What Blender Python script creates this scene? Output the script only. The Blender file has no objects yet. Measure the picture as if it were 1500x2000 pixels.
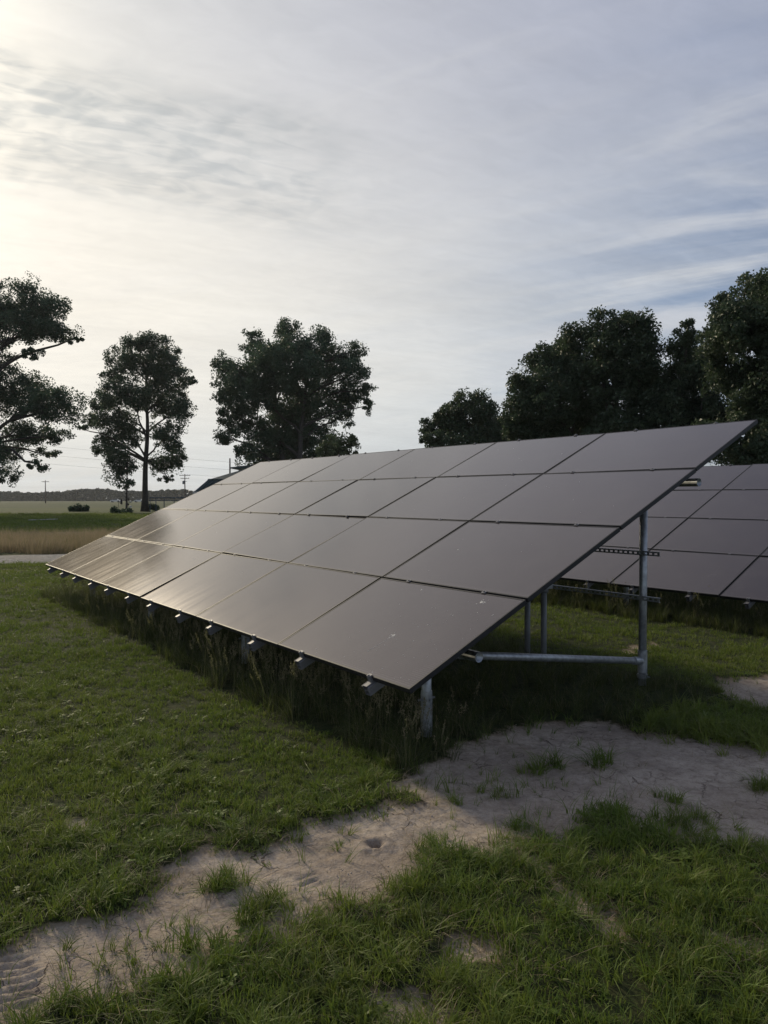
import bpy, math, random
import numpy as np
from mathutils import Vector, Matrix, noise as mnoise

random.seed(7); rng = np.random.default_rng(11)
scene = bpy.context.scene
COL = scene.collection
R = math.radians

# ------------------------------------------------------------------ camera
CAM_H = 1.76
F_PX = 1440.5            # focal length in photo pixels (photo 1500 x 2000)
PITCH = R(-1.186)
cam_d = bpy.data.cameras.new('camera'); cam = bpy.data.objects.new('camera', cam_d); COL.objects.link(cam)
cam.location = (0, 0, CAM_H); cam.rotation_euler = (R(90) + PITCH, 0, 0)
cam_d.sensor_fit = 'VERTICAL'; cam_d.sensor_height = 36.0; cam_d.lens = 36.0 * F_PX / 2000.0
cam_d.clip_start = 0.05; cam_d.clip_end = 6000
scene.camera = cam

# ------------------------------------------------------------------ light
SUN_HEAD = R(36)         # left of the view direction
SUN_EL = R(26)
sun_dir = Vector((-math.sin(SUN_HEAD) * math.cos(SUN_EL), math.cos(SUN_HEAD) * math.cos(SUN_EL), math.sin(SUN_EL)))
sd = bpy.data.lights.new('sun', 'SUN'); sun = bpy.data.objects.new('sun', sd); COL.objects.link(sun)
sd.energy = 2.5; sd.angle = R(6); sd.color = (1.0, 0.86, 0.62)
sun.rotation_euler = (-sun_dir).to_track_quat('-Z', 'Y').to_euler(); sun.location = (-20, 30, 40)

scene.view_settings.view_transform = 'Standard'
try: scene.view_settings.look = 'None'
except Exception: pass
scene.view_settings.exposure = 0.0; scene.view_settings.gamma = 1.0
scene.view_settings.use_curve_mapping = False
scene.render.engine = 'CYCLES'
scene.cycles.use_denoising = True
try: scene.cycles.denoiser = 'OPENIMAGEDENOISE'
except Exception: pass
scene.cycles.max_bounces = 6; scene.cycles.diffuse_bounces = 3; scene.cycles.glossy_bounces = 3
scene.cycles.transmission_bounces = 3; scene.cycles.volume_bounces = 0; scene.cycles.transparent_max_bounces = 4
scene.cycles.sample_clamp_indirect = 4.0

# ------------------------------------------------------------------ node helpers
class NT:
    def __init__(s, tree):
        s.t = tree; s.n = tree.nodes; s.l = tree.links
    def node(s, typ, **kw):
        nd = s.n.new(typ)
        for k, v in kw.items():
            if k.startswith('_'): setattr(nd, k[1:], v)
        return nd
    def set(s, sock, v):
        if hasattr(v, 'default_value') or hasattr(v, 'links'): s.l.new(v, sock)
        else:
            try: sock.default_value = v
            except Exception: sock.default_value = tuple(v) + (1.0,)
    def math(s, op, a, b=None, c=None, clamp=False):
        nd = s.n.new('ShaderNodeMath'); nd.operation = op; nd.use_clamp = clamp
        s.set(nd.inputs[0], a)
        if b is not None: s.set(nd.inputs[1], b)
        if c is not None: s.set(nd.inputs[2], c)
        return nd.outputs[0]
    def vmath(s, op, a, b=None, out=0):
        nd = s.n.new('ShaderNodeVectorMath'); nd.operation = op
        s.set(nd.inputs[0], a)
        if b is not None: s.set(nd.inputs[1], b)
        return nd.outputs[out]
    def smooth(s, v, a, b, lo=0.0, hi=1.0):
        nd = s.n.new('ShaderNodeMapRange'); nd.interpolation_type = 'SMOOTHSTEP'
        s.set(nd.inputs[0], v); nd.inputs[1].default_value = a; nd.inputs[2].default_value = b
        nd.inputs[3].default_value = lo; nd.inputs[4].default_value = hi
        return nd.outputs[0]
    def mix(s, fac, a, b, blend='MIX'):
        nd = s.n.new('ShaderNodeMix'); nd.data_type = 'RGBA'; nd.blend_type = blend
        s.set(nd.inputs[0], fac); s.set(nd.inputs[6], a); s.set(nd.inputs[7], b)
        return nd.outputs[2]
    def noise(s, vec, scale, detail=3.0, rough=0.55, dist=0.0):
        nd = s.n.new('ShaderNodeTexNoise')
        if vec is not None: s.l.new(vec, nd.inputs['Vector'])
        nd.inputs['Scale'].default_value = scale; nd.inputs['Detail'].default_value = detail
        nd.inputs['Roughness'].default_value = rough; nd.inputs['Distortion'].default_value = dist
        return nd.outputs[0]
    def comb(s, x, y, z):
        nd = s.n.new('ShaderNodeCombineXYZ'); s.set(nd.inputs[0], x); s.set(nd.inputs[1], y); s.set(nd.inputs[2], z)
        return nd.outputs[0]
    def sep(s, v):
        nd = s.n.new('ShaderNodeSeparateXYZ'); s.l.new(v, nd.inputs[0]); return nd.outputs

def c4(c): return (c[0], c[1], c[2], 1.0)
def lin(r, g, b):
    f = lambda v: (v / 255 / 12.92) if v / 255 <= 0.04045 else ((v / 255 + 0.055) / 1.055) ** 2.4
    return (f(r), f(g), f(b), 1.0)

# ------------------------------------------------------------------ sky
def build_world():
    w = bpy.data.worlds.new('World'); scene.world = w; w.use_nodes = True
    t = NT(w.node_tree); t.n.clear()
    out = t.n.new('ShaderNodeOutputWorld'); bg = t.n.new('ShaderNodeBackground'); t.l.new(bg.outputs[0], out.inputs[0])
    bg.inputs['Strength'].default_value = 0.1
    tc = t.n.new('ShaderNodeTexCoord'); d = t.vmath('NORMALIZE', tc.outputs['Generated'])
    sky = t.n.new('ShaderNodeTexSky'); sky.sky_type = 'NISHITA'; sky.sun_disc = False
    sky.sun_elevation = SUN_EL; sky.sun_rotation = -SUN_HEAD
    sky.air_density = 1.0; sky.dust_density = 1.0; sky.ozone_density = 1.5
    dx, dy, dz = t.sep(d)
    # angle from the sun, in degrees
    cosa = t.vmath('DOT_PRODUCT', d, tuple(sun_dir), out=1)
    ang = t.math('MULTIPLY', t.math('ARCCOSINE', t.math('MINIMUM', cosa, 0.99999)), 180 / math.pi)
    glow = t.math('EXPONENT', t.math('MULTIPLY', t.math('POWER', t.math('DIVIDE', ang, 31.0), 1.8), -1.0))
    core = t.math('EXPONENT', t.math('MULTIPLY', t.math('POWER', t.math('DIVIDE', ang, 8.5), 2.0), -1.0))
    elev = t.math('MULTIPLY', t.math('ARCSINE', dz), 180 / math.pi)
    # cloud layer seen from below: planar coordinates
    zz = t.math('ADD', t.math('MAXIMUM', dz, 0.0), 0.14)
    px = t.math('DIVIDE', dx, zz); py = t.math('DIVIDE', dy, zz)
    P = t.comb(px, py, 0.0)
    def rot_scale(a, sx, sy, off=0.0):
        m = t.n.new('ShaderNodeMapping'); m.vector_type = 'TEXTURE'; t.l.new(P, m.inputs[0])
        m.inputs['Location'].default_value = (off, off * 0.7, 0)
        m.inputs['Rotation'].default_value = (0, 0, a); m.inputs['Scale'].default_value = (sx, sy, 1)
        return m.outputs[0]
    broad = t.noise(rot_scale(R(-15), 2.2, 1.3, 3.1), 1.0, 4, 0.5, 0.4)
    streak = t.noise(rot_scale(R(23), 2.4, 0.42, 1.3), 1.3, 7, 0.62, 0.5)
    streak2 = t.noise(rot_scale(R(-30), 1.8, 0.34, 7.3), 1.5, 7, 0.6, 0.4)
    fine = t.noise(rot_scale(R(20), 0.9, 0.5, 5.0), 9.0, 5, 0.6, 0.8)
    # thin veil colour: pale grey, going to warm white near the sun
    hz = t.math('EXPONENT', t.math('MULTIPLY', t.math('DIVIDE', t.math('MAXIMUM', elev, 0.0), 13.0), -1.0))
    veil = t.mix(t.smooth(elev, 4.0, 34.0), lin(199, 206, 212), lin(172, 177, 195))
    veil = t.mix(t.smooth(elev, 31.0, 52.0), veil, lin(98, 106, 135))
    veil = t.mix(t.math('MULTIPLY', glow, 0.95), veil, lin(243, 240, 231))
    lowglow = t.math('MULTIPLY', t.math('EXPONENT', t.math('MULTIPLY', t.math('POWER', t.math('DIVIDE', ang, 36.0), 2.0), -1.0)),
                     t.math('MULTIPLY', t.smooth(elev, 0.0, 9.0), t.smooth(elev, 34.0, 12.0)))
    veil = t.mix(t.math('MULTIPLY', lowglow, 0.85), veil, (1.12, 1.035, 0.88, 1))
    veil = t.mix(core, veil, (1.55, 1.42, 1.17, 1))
    # blue air behind
    air = t.mix(0.45, t.vmath('SCALE', sky.outputs[0], None), lin(122, 144, 184))
    sc = air.node.inputs[6].links[0].from_node; sc.inputs['Scale'].default_value = 0.075
    # cover: thick near the sun, thin and streaky away from it
    far = t.smooth(ang, 30.0, 75.0)
    lowright = t.math('MULTIPLY', t.smooth(px, 0.15, 1.1), t.smooth(elev, 30.0, 12.0))
    cov = t.math('ADD', t.math('MULTIPLY', t.math('SUBTRACT', streak2, 0.5), 1.6), t.math('MULTIPLY', t.math('SUBTRACT', broad, 0.5), 1.2))
    cov = t.math('ADD', cov, t.math('MULTIPLY', t.math('SUBTRACT', fine, 0.5), 0.25))
    thin = t.math('ADD', t.math('MULTIPLY', far, 0.36), t.math('MULTIPLY', lowright, 0.30))
    cover = t.math('SUBTRACT', t.math('ADD', 0.93, t.math('MULTIPLY', cov, t.math('ADD', 0.16, t.math('MULTIPLY', thin, 1.3)))), thin, clamp=True)
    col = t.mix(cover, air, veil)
    # brighter wisps
    w1 = t.smooth(streak2, 0.52, 0.74)
    wis = t.math('MULTIPLY', w1, t.math('ADD', 0.22, t.math('MULTIPLY', lowright, 0.70)))
    col = t.mix(wis, col, t.mix(glow, lin(204, 207, 212), lin(247, 244, 236)))
    # rippled grey band (mackerel cloud) across the sky below and right of the sun
    band_y = t.math('ADD', py, t.math('MULTIPLY', px, -0.434))
    bn = t.noise(rot_scale(R(23), 1.2, 0.5, 2.0), 1.5, 3, 0.5, 0.2)
    bandc = t.math('SUBTRACT', band_y, t.math('MULTIPLY', t.math('SUBTRACT', bn, 0.5), 0.45))
    band = t.math('MULTIPLY', t.smooth(bandc, 1.50, 1.64), t.smooth(bandc, 2.25, 1.82))
    band = t.math('MULTIPLY', band, t.math('MULTIPLY', t.smooth(px, 0.15, -0.35), t.smooth(px, -2.2, -1.4)))
    vor = t.n.new('ShaderNodeTexVoronoi'); vor.feature = 'SMOOTH_F1'; vor.inputs['Scale'].default_value = 21.0
    wob = t.vmath('ADD', rot_scale(R(-25), 1.3, 0.8, 0), t.vmath('SCALE', t.comb(t.noise(P, 4.0, 3), t.noise(rot_scale(0, 1, 1, 9), 4.0, 3), 0), None))
    wob.node.inputs[1].links[0].from_node.inputs['Scale'].default_value = 0.22
    t.l.new(wob, vor.inputs['Vector'])
    lac = t.noise(rot_scale(R(23), 1.7, 0.6, 4.0), 13.0, 4, 0.6, 0.6)
    rip = t.math('ADD', t.math('MULTIPLY', t.smooth(vor.outputs[0], 0.62, 0.22), 0.45), t.math('MULTIPLY', t.smooth(lac, 0.40, 0.62), 0.6))
    bandf = t.math('MULTIPLY', band, t.math('ADD', 0.15, t.math('MULTIPLY', rip, 0.62)), clamp=True)
    col = t.mix(t.math('MULTIPLY', bandf, 1.0), col, t.mix(glow, lin(172, 178, 186), lin(196, 199, 198)))
    puff = t.noise(rot_scale(R(-26), 1.25, 0.55, 12.4), 1.7, 6, 0.55, 0.5)
    pf = t.math('MULTIPLY', t.smooth(puff, 0.47, 0.66), t.math('MULTIPLY', t.smooth(px, 0.25, 0.8), t.smooth(elev, 34.0, 20.0)))
    col = t.mix(t.math('MULTIPLY', pf, 0.75), col, lin(204, 207, 213))
    # faint streak modulation everywhere
    mod = t.math('ADD', 0.86, t.math('MULTIPLY', streak, 0.28))
    mod = t.math('MULTIPLY', mod, t.math('ADD', 0.93, t.math('MULTIPLY', fine, 0.14)))
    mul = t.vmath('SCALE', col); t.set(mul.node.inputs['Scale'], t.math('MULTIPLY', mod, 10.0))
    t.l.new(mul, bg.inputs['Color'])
build_world()

# ------------------------------------------------------------------ materials
def mat(name):
    m = bpy.data.materials.new(name); m.use_nodes = True
    t = NT(m.node_tree); t.n.clear()
    out = t.n.new('ShaderNodeOutputMaterial'); b = t.n.new('ShaderNodeBsdfPrincipled'); t.l.new(b.outputs[0], out.inputs[0])
    return m, t, b, out

def plain(name, col, rough=0.6, metal=0.0, var=0.15, scale=8.0, bump=0.0, spec=0.5):
    m, t, b, out = mat(name)
    tc = t.n.new('ShaderNodeTexCoord'); n = t.noise(tc.outputs['Object'], scale, 4, 0.6)
    dark = tuple(c * (1 - var) for c in col[:3]) + (1,); lite = tuple(min(1, c * (1 + var)) for c in col[:3]) + (1,)
    t.l.new(t.mix(t.smooth(n, 0.3, 0.7), dark, lite), b.inputs['Base Color'])
    b.inputs['Metallic'].default_value = metal; b.inputs['Specular IOR Level'].default_value = spec
    t.l.new(t.math('ADD', rough - 0.08, t.math('MULTIPLY', n, 0.16)), b.inputs['Roughness'])
    if bump:
        bp = t.n.new('ShaderNodeBump'); bp.inputs['Strength'].default_value = bump; bp.inputs['Distance'].default_value = 0.01
        t.l.new(n, bp.inputs['Height']); t.l.new(bp.outputs[0], b.inputs['Normal'])
    return m

M = {}
M['frame'] = plain('black_anodised_frame', (0.018, 0.018, 0.021), 0.55, 0.15, 0.2, 14)
M['alu'] = plain('mill_aluminium', (0.20, 0.20, 0.21), 0.55, 0.4, 0.15, 20)
M['galv'] = plain('galvanised_pipe', (0.36, 0.38, 0.40), 0.42, 0.6, 0.25, 22, 0.1)
M['pvc'] = plain('grey_conduit', (0.19, 0.20, 0.21), 0.5, 0.0, 0.1, 10)
M['black_metal'] = plain('black_steel', (0.03, 0.03, 0.032), 0.5, 0.4)
M['box'] = plain('grey_box_paint', (0.33, 0.34, 0.34), 0.5, 0.0, 0.08)
M['pole'] = plain('weathered_pole_wood', (0.16, 0.13, 0.11), 0.85, 0, 0.3, 3)
M['wire'] = plain('wire', (0.05, 0.05, 0.055), 0.6)
M['white'] = plain('white_paint', (0.7, 0.7, 0.68), 0.4, 0, 0.05)
M['carglass'] = plain('car_glass', (0.02, 0.025, 0.03), 0.1)
M['rubber'] = plain('rubber', (0.02, 0.02, 0.02), 0.8)
M['roof'] = plain('dark_green_metal_roof', (0.030, 0.050, 0.048), 0.5, 0.1, 0.15, 2)
M['wallm'] = plain('tan_metal_siding', (0.32, 0.29, 0.24), 0.6, 0.0, 0.1, 2)
M['trim'] = plain('pale_trim', (0.5, 0.49, 0.46), 0.6)
M['blue_steel'] = plain('blue_grey_steel', (0.05, 0.08, 0.12), 0.5, 0.3)
M['dropping'] = plain('dried_dropping', (0.55, 0.54, 0.50), 0.9, 0, 0.3, 60)

def glass_mat():
    m, t, b, out = mat('module_glass')
    tc = t.n.new('ShaderNodeTexCoord'); gx, gy, gz = t.sep(tc.outputs['Object'])
    oi = t.n.new('ShaderNodeObjectInfo')
    # fine ribbon wires (along the long side) and faint cell joints
    def line(c, per, w):
        fr = t.math('ABSOLUTE', t.math('SUBTRACT', t.math('FRACT', t.math('DIVIDE', c, per)), 0.5))
        return t.smooth(fr, w, w * 0.4)
    wires = line(gy, 0.0182, 0.16)
    cells = t.math('MAXIMUM', line(gy, 0.182, 0.010), line(gx, 0.0955, 0.018))
    dust = t.noise(tc.outputs['Object'], 3.0, 5, 0.6, 0.3)
    stretch = t.n.new('ShaderNodeMapping'); stretch.inputs['Scale'].default_value = (9.0, 1.3, 1); t.l.new(tc.outputs['Object'], stretch.inputs[0])
    runs = t.noise(stretch.outputs[0], 1.0, 4, 0.55)
    speck = t.noise(tc.outputs['Object'], 90.0, 2, 0.5)
    base = t.mix(oi.outputs['Random'], (0.020, 0.013, 0.014, 1), (0.034, 0.023, 0.023, 1))
    base = t.mix(t.math('MULTIPLY', wires, 0.8), base, (0.080, 0.068, 0.066, 1))
    base = t.mix(t.math('MULTIPLY', cells, 0.5), base, (0.008, 0.008, 0.009, 1))
    dustf = t.math('ADD', t.math('MULTIPLY', t.smooth(dust, 0.35, 0.75), 0.05), t.math('MULTIPLY', t.smooth(speck, 0.70, 0.80), 0.08))
    low = t.smooth(gy, -0.50, -0.567)
    dustf = t.math('ADD', dustf, t.math('MULTIPLY', low, 0.12))
    base = t.mix(dustf, base, (0.30, 0.27, 0.23, 1))
    t.l.new(base, b.inputs['Base Color'])
    rg = t.math('ADD', 0.11, t.math('MULTIPLY', t.math('SUBTRACT', runs, 0.5), 0.07))
    t.l.new(rg, b.inputs['Roughness'])
    b.inputs['IOR'].default_value = 2.0
    b.inputs['Specular Tint'].default_value = (1.0, 0.88, 0.84, 1)
    return m
M['glass'] = glass_mat()

def blade_mat(name, cols, trans=0.35, patch=0.6, back=(0.20, 0.25, 0.04, 1)):
    m, t, b, out = mat(name)
    oi = t.n.new('ShaderNodeObjectInfo'); geo = t.n.new('ShaderNodeNewGeometry')
    at = t.n.new('ShaderNodeAttribute'); at.attribute_name = 'tint'
    big = t.noise(geo.outputs['Position'], patch, 4, 0.6)
    c = t.mix(oi.outputs['Random'], c4(cols[0]), c4(cols[1]))
    c = t.mix(t.smooth(big, 0.42, 0.68), c, c4(cols[2]))
    mid = t.noise(geo.outputs['Position'], 2.6, 3, 0.6)
    c = t.mix(t.math('MULTIPLY', t.smooth(mid, 0.50, 0.66), 0.65), c, tuple(v * 0.5 for v in cols[0]) + (1.0,))
    c = t.mix(at.outputs['Fac'], c, c4(cols[3]))
    t.l.new(c, b.inputs['Base Color']); b.inputs['Roughness'].default_value = 0.55; b.inputs['Specular IOR Level'].default_value = 0.25
    tr = t.n.new('ShaderNodeBsdfTranslucent'); t.l.new(t.mix(0.5, c, back), tr.inputs['Color'])
    mx = t.n.new('ShaderNodeMixShader'); mx.inputs[0].default_value = trans
    t.l.new(b.outputs[0], mx.inputs[1]); t.l.new(tr.outputs[0], mx.inputs[2]); t.l.new(mx.outputs[0], out.inputs[0])
    return m
M['lawn'] = blade_mat('lawn_blades', [(0.082, 0.148, 0.018), (0.128, 0.208, 0.026), (0.178, 0.232, 0.038), (0.30, 0.26, 0.13)])
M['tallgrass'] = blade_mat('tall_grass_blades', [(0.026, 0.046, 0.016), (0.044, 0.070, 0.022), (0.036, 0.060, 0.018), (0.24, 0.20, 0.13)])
M['drygrass'] = blade_mat('dry_grass_blades', [(0.34, 0.27, 0.18), (0.44, 0.35, 0.24), (0.27, 0.22, 0.13), (0.14, 0.16, 0.06)], 0.4, 0.25, (0.40, 0.32, 0.20, 1))

def leaf_mat(name, a, bcol):
    m, t, b, out = mat(name)
    geo = t.n.new('ShaderNodeNewGeometry')
    n = t.noise(geo.outputs['Position'], 0.55, 3, 0.6); rp = geo.outputs['Random Per Island']
    c = t.mix(t.smooth(n, 0.38, 0.64), c4(a), c4(bcol))
    c = t.mix(t.math('MULTIPLY', rp, 0.5), c, tuple(x * 1.5 for x in bcol) + (1,))
    t.l.new(c, b.inputs['Base Color']); b.inputs['Roughness'].default_value = 0.5; b.inputs['Specular IOR Level'].default_value = 0.3
    tr = t.n.new('ShaderNodeBsdfTranslucent'); t.l.new(c, tr.inputs['Color'])
    mx = t.n.new('ShaderNodeMixShader'); mx.inputs[0].default_value = 0.32
    t.l.new(b.outputs[0], mx.inputs[1]); t.l.new(tr.outputs[0], mx.inputs[2]); t.l.new(mx.outputs[0], out.inputs[0])
    return m
M['leaf'] = leaf_mat('leaves_dark', (0.040, 0.072, 0.044), (0.066, 0.106, 0.060))
M['leaf_light'] = leaf_mat('leaves_pale', (0.075, 0.105, 0.045), (0.11, 0.14, 0.06))
M['leaf_right'] = leaf_mat('leaves_maple', (0.040, 0.064, 0.038), (0.066, 0.096, 0.050))
M['leaf_far'] = leaf_mat('leaves_far', (0.013, 0.023, 0.019), (0.022, 0.034, 0.026))
M['bark'] = plain('bark', (0.055, 0.048, 0.043), 0.9, 0, 0.35, 5, 0.5)

# ------------------------------------------------------------------ pixel -> world, noise
fwd = np.array([0, math.cos(PITCH), math.sin(PITCH)]); upv = np.array([0, -math.sin(PITCH), math.cos(PITCH)])
def ray(x, y): return np.array([(x - 750) / F_PX, 0, 0]) + fwd + upv * (1000 - y) / F_PX
def ground_z(d): # gentle fall of the land far away
    d = np.asarray(d, float); s = np.clip((d - 110) / 600, 0, 1); return -2.0 * s * s * (3 - 2 * s)
def G(x, y):
    """where the sight line through a photo pixel meets the ground"""
    d = ray(x, y); k = -CAM_H / min(d[2], -1e-4)
    for _ in range(30):
        k = (ground_z(np.hypot(*(d[:2] * k))) - CAM_H) / min(d[2], -1e-4)
    return Vector((d[0] * k, d[1] * k, float(ground_z(math.hypot(d[0] * k, d[1] * k)))))
def AT(x, y, depth):
    d = ray(x, y); k = depth / d[1]; return Vector((d[0] * k, depth, CAM_H + d[2] * k))

def _hash(ix, iy, seed):
    h = (ix.astype(np.int64) * 374761393 + iy.astype(np.int64) * 668265263 + seed * 974711) & 0xFFFFFFFF
    h = ((h ^ (h >> 13)) * 1274126177) & 0xFFFFFFFF
    return ((h ^ (h >> 16)) & 0xFFFF) / 65535.0
def vnoise(x, y, seed=0, octaves=3):
    x = np.asarray(x, float); y = np.asarray(y, float); tot = 0; amp = 1; s = 0
    for o in range(octaves):
        ix = np.floor(x); iy = np.floor(y); fx = x - ix; fy = y - iy
        fx = fx * fx * (3 - 2 * fx); fy = fy * fy * (3 - 2 * fy)
        a = _hash(ix, iy, seed + o); b = _hash(ix + 1, iy, seed + o); c = _hash(ix, iy + 1, seed + o); d = _hash(ix + 1, iy + 1, seed + o)
        tot = tot + amp * ((a * (1 - fx) + b * fx) * (1 - fy) + (c * (1 - fx) + d * fx) * fy); s += amp
        amp *= 0.5; x = x * 2.03 + 17; y = y * 2.03 + 5
    return tot / s
def sstep(v, a, b):
    q = np.clip((v - a) / (b - a), 0, 1); return q * q * (3 - 2 * q)
def poly_sd(poly, X, Y):
    """signed distance to a polygon, positive inside"""
    P = np.array(poly, float); inside = np.zeros(X.shape, bool); dist = np.full(X.shape, 1e9)
    for i in range(len(P)):
        ax, ay = P[i]; bx, by = P[(i + 1) % len(P)]
        if ay != by:
            cond = ((ay > Y) != (by > Y)) & (X < (bx - ax) * (Y - ay) / (by - ay) + ax); inside ^= cond
        L = (bx - ax) ** 2 + (by - ay) ** 2 + 1e-12
        q = np.clip(((X - ax) * (bx - ax) + (Y - ay) * (by - ay)) / L, 0, 1)
        dist = np.minimum(dist, np.hypot(X - ax - q * (bx - ax), Y - ay - q * (by - ay)))
    return np.where(inside, dist, -dist)

# ------------------------------------------------------------------ array frame of reference
E_ = np.array([-0.58731847, 0.80935593, 0.0]); N_ = np.array([0.80935593, 0.58731847, 0.0])
S_ = np.array([0.73582523, 0.53396007, 0.41647074]); NN = np.array([-0.33707306, -0.24460096, 0.90914912])
W_ = 1.735; H_ = 1.151
O1 = np.array([0.151243, 4.517701, CAM_H - 1.19233]); O2 = O1 + 6.565 * N_ + np.array([0, 0, -0.124])
def to_un(X, Y): return (X - O1[0]) * E_[0] + (Y - O1[1]) * E_[1], (X - O1[0]) * N_[0] + (Y - O1[1]) * N_[1]

# ------------------------------------------------------------------ bare soil outlines (photo pixels on the ground)
DIRT_PX = [
 [(-160, 1870), (0, 1835), (70, 1816), (170, 1792), (240, 1768), (300, 1720), (345, 1682), (400, 1655), (470, 1668), (540, 1645), (600, 1612), (680, 1606), (770, 1592),
  (805, 1566), (795, 1540), (805, 1510), (850, 1488), (905, 1462), (950, 1440), (990, 1418), (1100, 1410), (1200, 1410), (1290, 1432), (1400, 1440), (1500, 1440), (1700, 1440),
  (1700, 1660), (1500, 1652), (1430, 1640), (1340, 1632), (1290, 1606), (1180, 1588), (1130, 1602), (1110, 1640), (1030, 1642), (1000, 1672), (840, 1668), (825, 1705), (700, 1750),
  (640, 1762), (580, 1798), (545, 1832), (480, 1812), (400, 1822), (375, 1872), (250, 1900), (180, 1930), (80, 1962), (-160, 2000)],
 [(1000, 1672), (1060, 1665), (1130, 1720), (1210, 1760), (1260, 1830), (1230, 1870), (1150, 1830), (1080, 1770), (1020, 1720)],
 [(890, 1838), (960, 1828), (1000, 1850), (930, 1868), (890, 1862)],
 [(730, 1925), (800, 1918), (860, 1950), (950, 2010), (740, 2010)],
 [(1380, 1345), (1420, 1328), (1500, 1318), (1640, 1312), (1640, 1380), (1500, 1385), (1440, 1365)],
 [(112, 1622), (150, 1600), (195, 1585), (200, 1600), (160, 1628)],
 [(215, 1688), (250, 1680), (262, 1694), (225, 1704)],
 [(1400, 1840), (1470, 1825), (1520, 1850), (1460, 1880)],
 [(1205, 1268), (1280, 1253), (1288, 1256), (1225, 1270)],
]
SEMI = (1, 2, 3, 5, 6, 7)
DIRT = [[tuple(G(*p)[:2]) for p in poly] for poly in DIRT_PX]
TREAD_PX = [[(-40, 1850), (60, 1838), (105, 1880), (90, 1965), (-60, 1985)], [(430, 1748), (470, 1735), (545, 1775), (520, 1795), (450, 1772)], [(560, 1705), (620, 1690), (650, 1715), (580, 1735)]]
TREAD = [[tuple(G(*p)[:2]) for p in poly] for poly in TREAD_PX]
HOLE = G(732, 1643)
def dirt_sd(X, Y):
    s = np.full(np.shape(X), -9.0)
    for i_, p in enumerate(DIRT): s = np.maximum(s, poly_sd(p, X, Y) + (0.03 if i_ == 0 else -0.025 if i_ in SEMI else 0.0))
    return s + (vnoise(X * 3.1, Y * 3.1, 3) - 0.5) * 0.30 + (vnoise(X * 11, Y * 11, 8, 2) - 0.5) * 0.10
def dirt_w(X, Y): return sstep(dirt_sd(X, Y), -0.05, 0.06)

def height(X, Y):
    D = np.hypot(X, Y); near = sstep(D, 30, 12)
    z = ground_z(D) + near * ((vnoise(X * 0.7, Y * 0.7, 21) - 0.5) * 0.07)
    return z
def soil_relief(X, Y, dw):
    D = np.hypot(X, Y); near = sstep(D, 12, 7)
    z = near * dw * ((vnoise(X * 4, Y * 4, 31, 4) - 0.5) * 0.022 + (vnoise(X * 24, Y * 24, 41, 3) - 0.5) * 0.012 - 0.022)
    for p in TREAD:
        m = sstep(poly_sd(p, X, Y), 0.0, 0.06)
        a = X * 0.86 + Y * 0.5; b = -X * 0.5 + Y * 0.86
        z = z + m * dw * (0.006 * np.clip(2.0 * np.sin((b + 0.022 * np.abs(((a * 9) % 2) - 1)) * 2 * np.pi / 0.050), -1, 1) - 0.006)
    h = np.hypot(X - HOLE.x, (Y - HOLE.y))
    return z - 0.09 * sstep(h + (vnoise(X * 40, Y * 40, 51, 2) - .5) * .03, 0.036, 0.018) + 0.010 * sstep(h + (vnoise(X * 25, Y * 25, 52, 2) - .5) * .08, 0.12, 0.06) * sstep(h, 0.03, 0.05)

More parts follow.
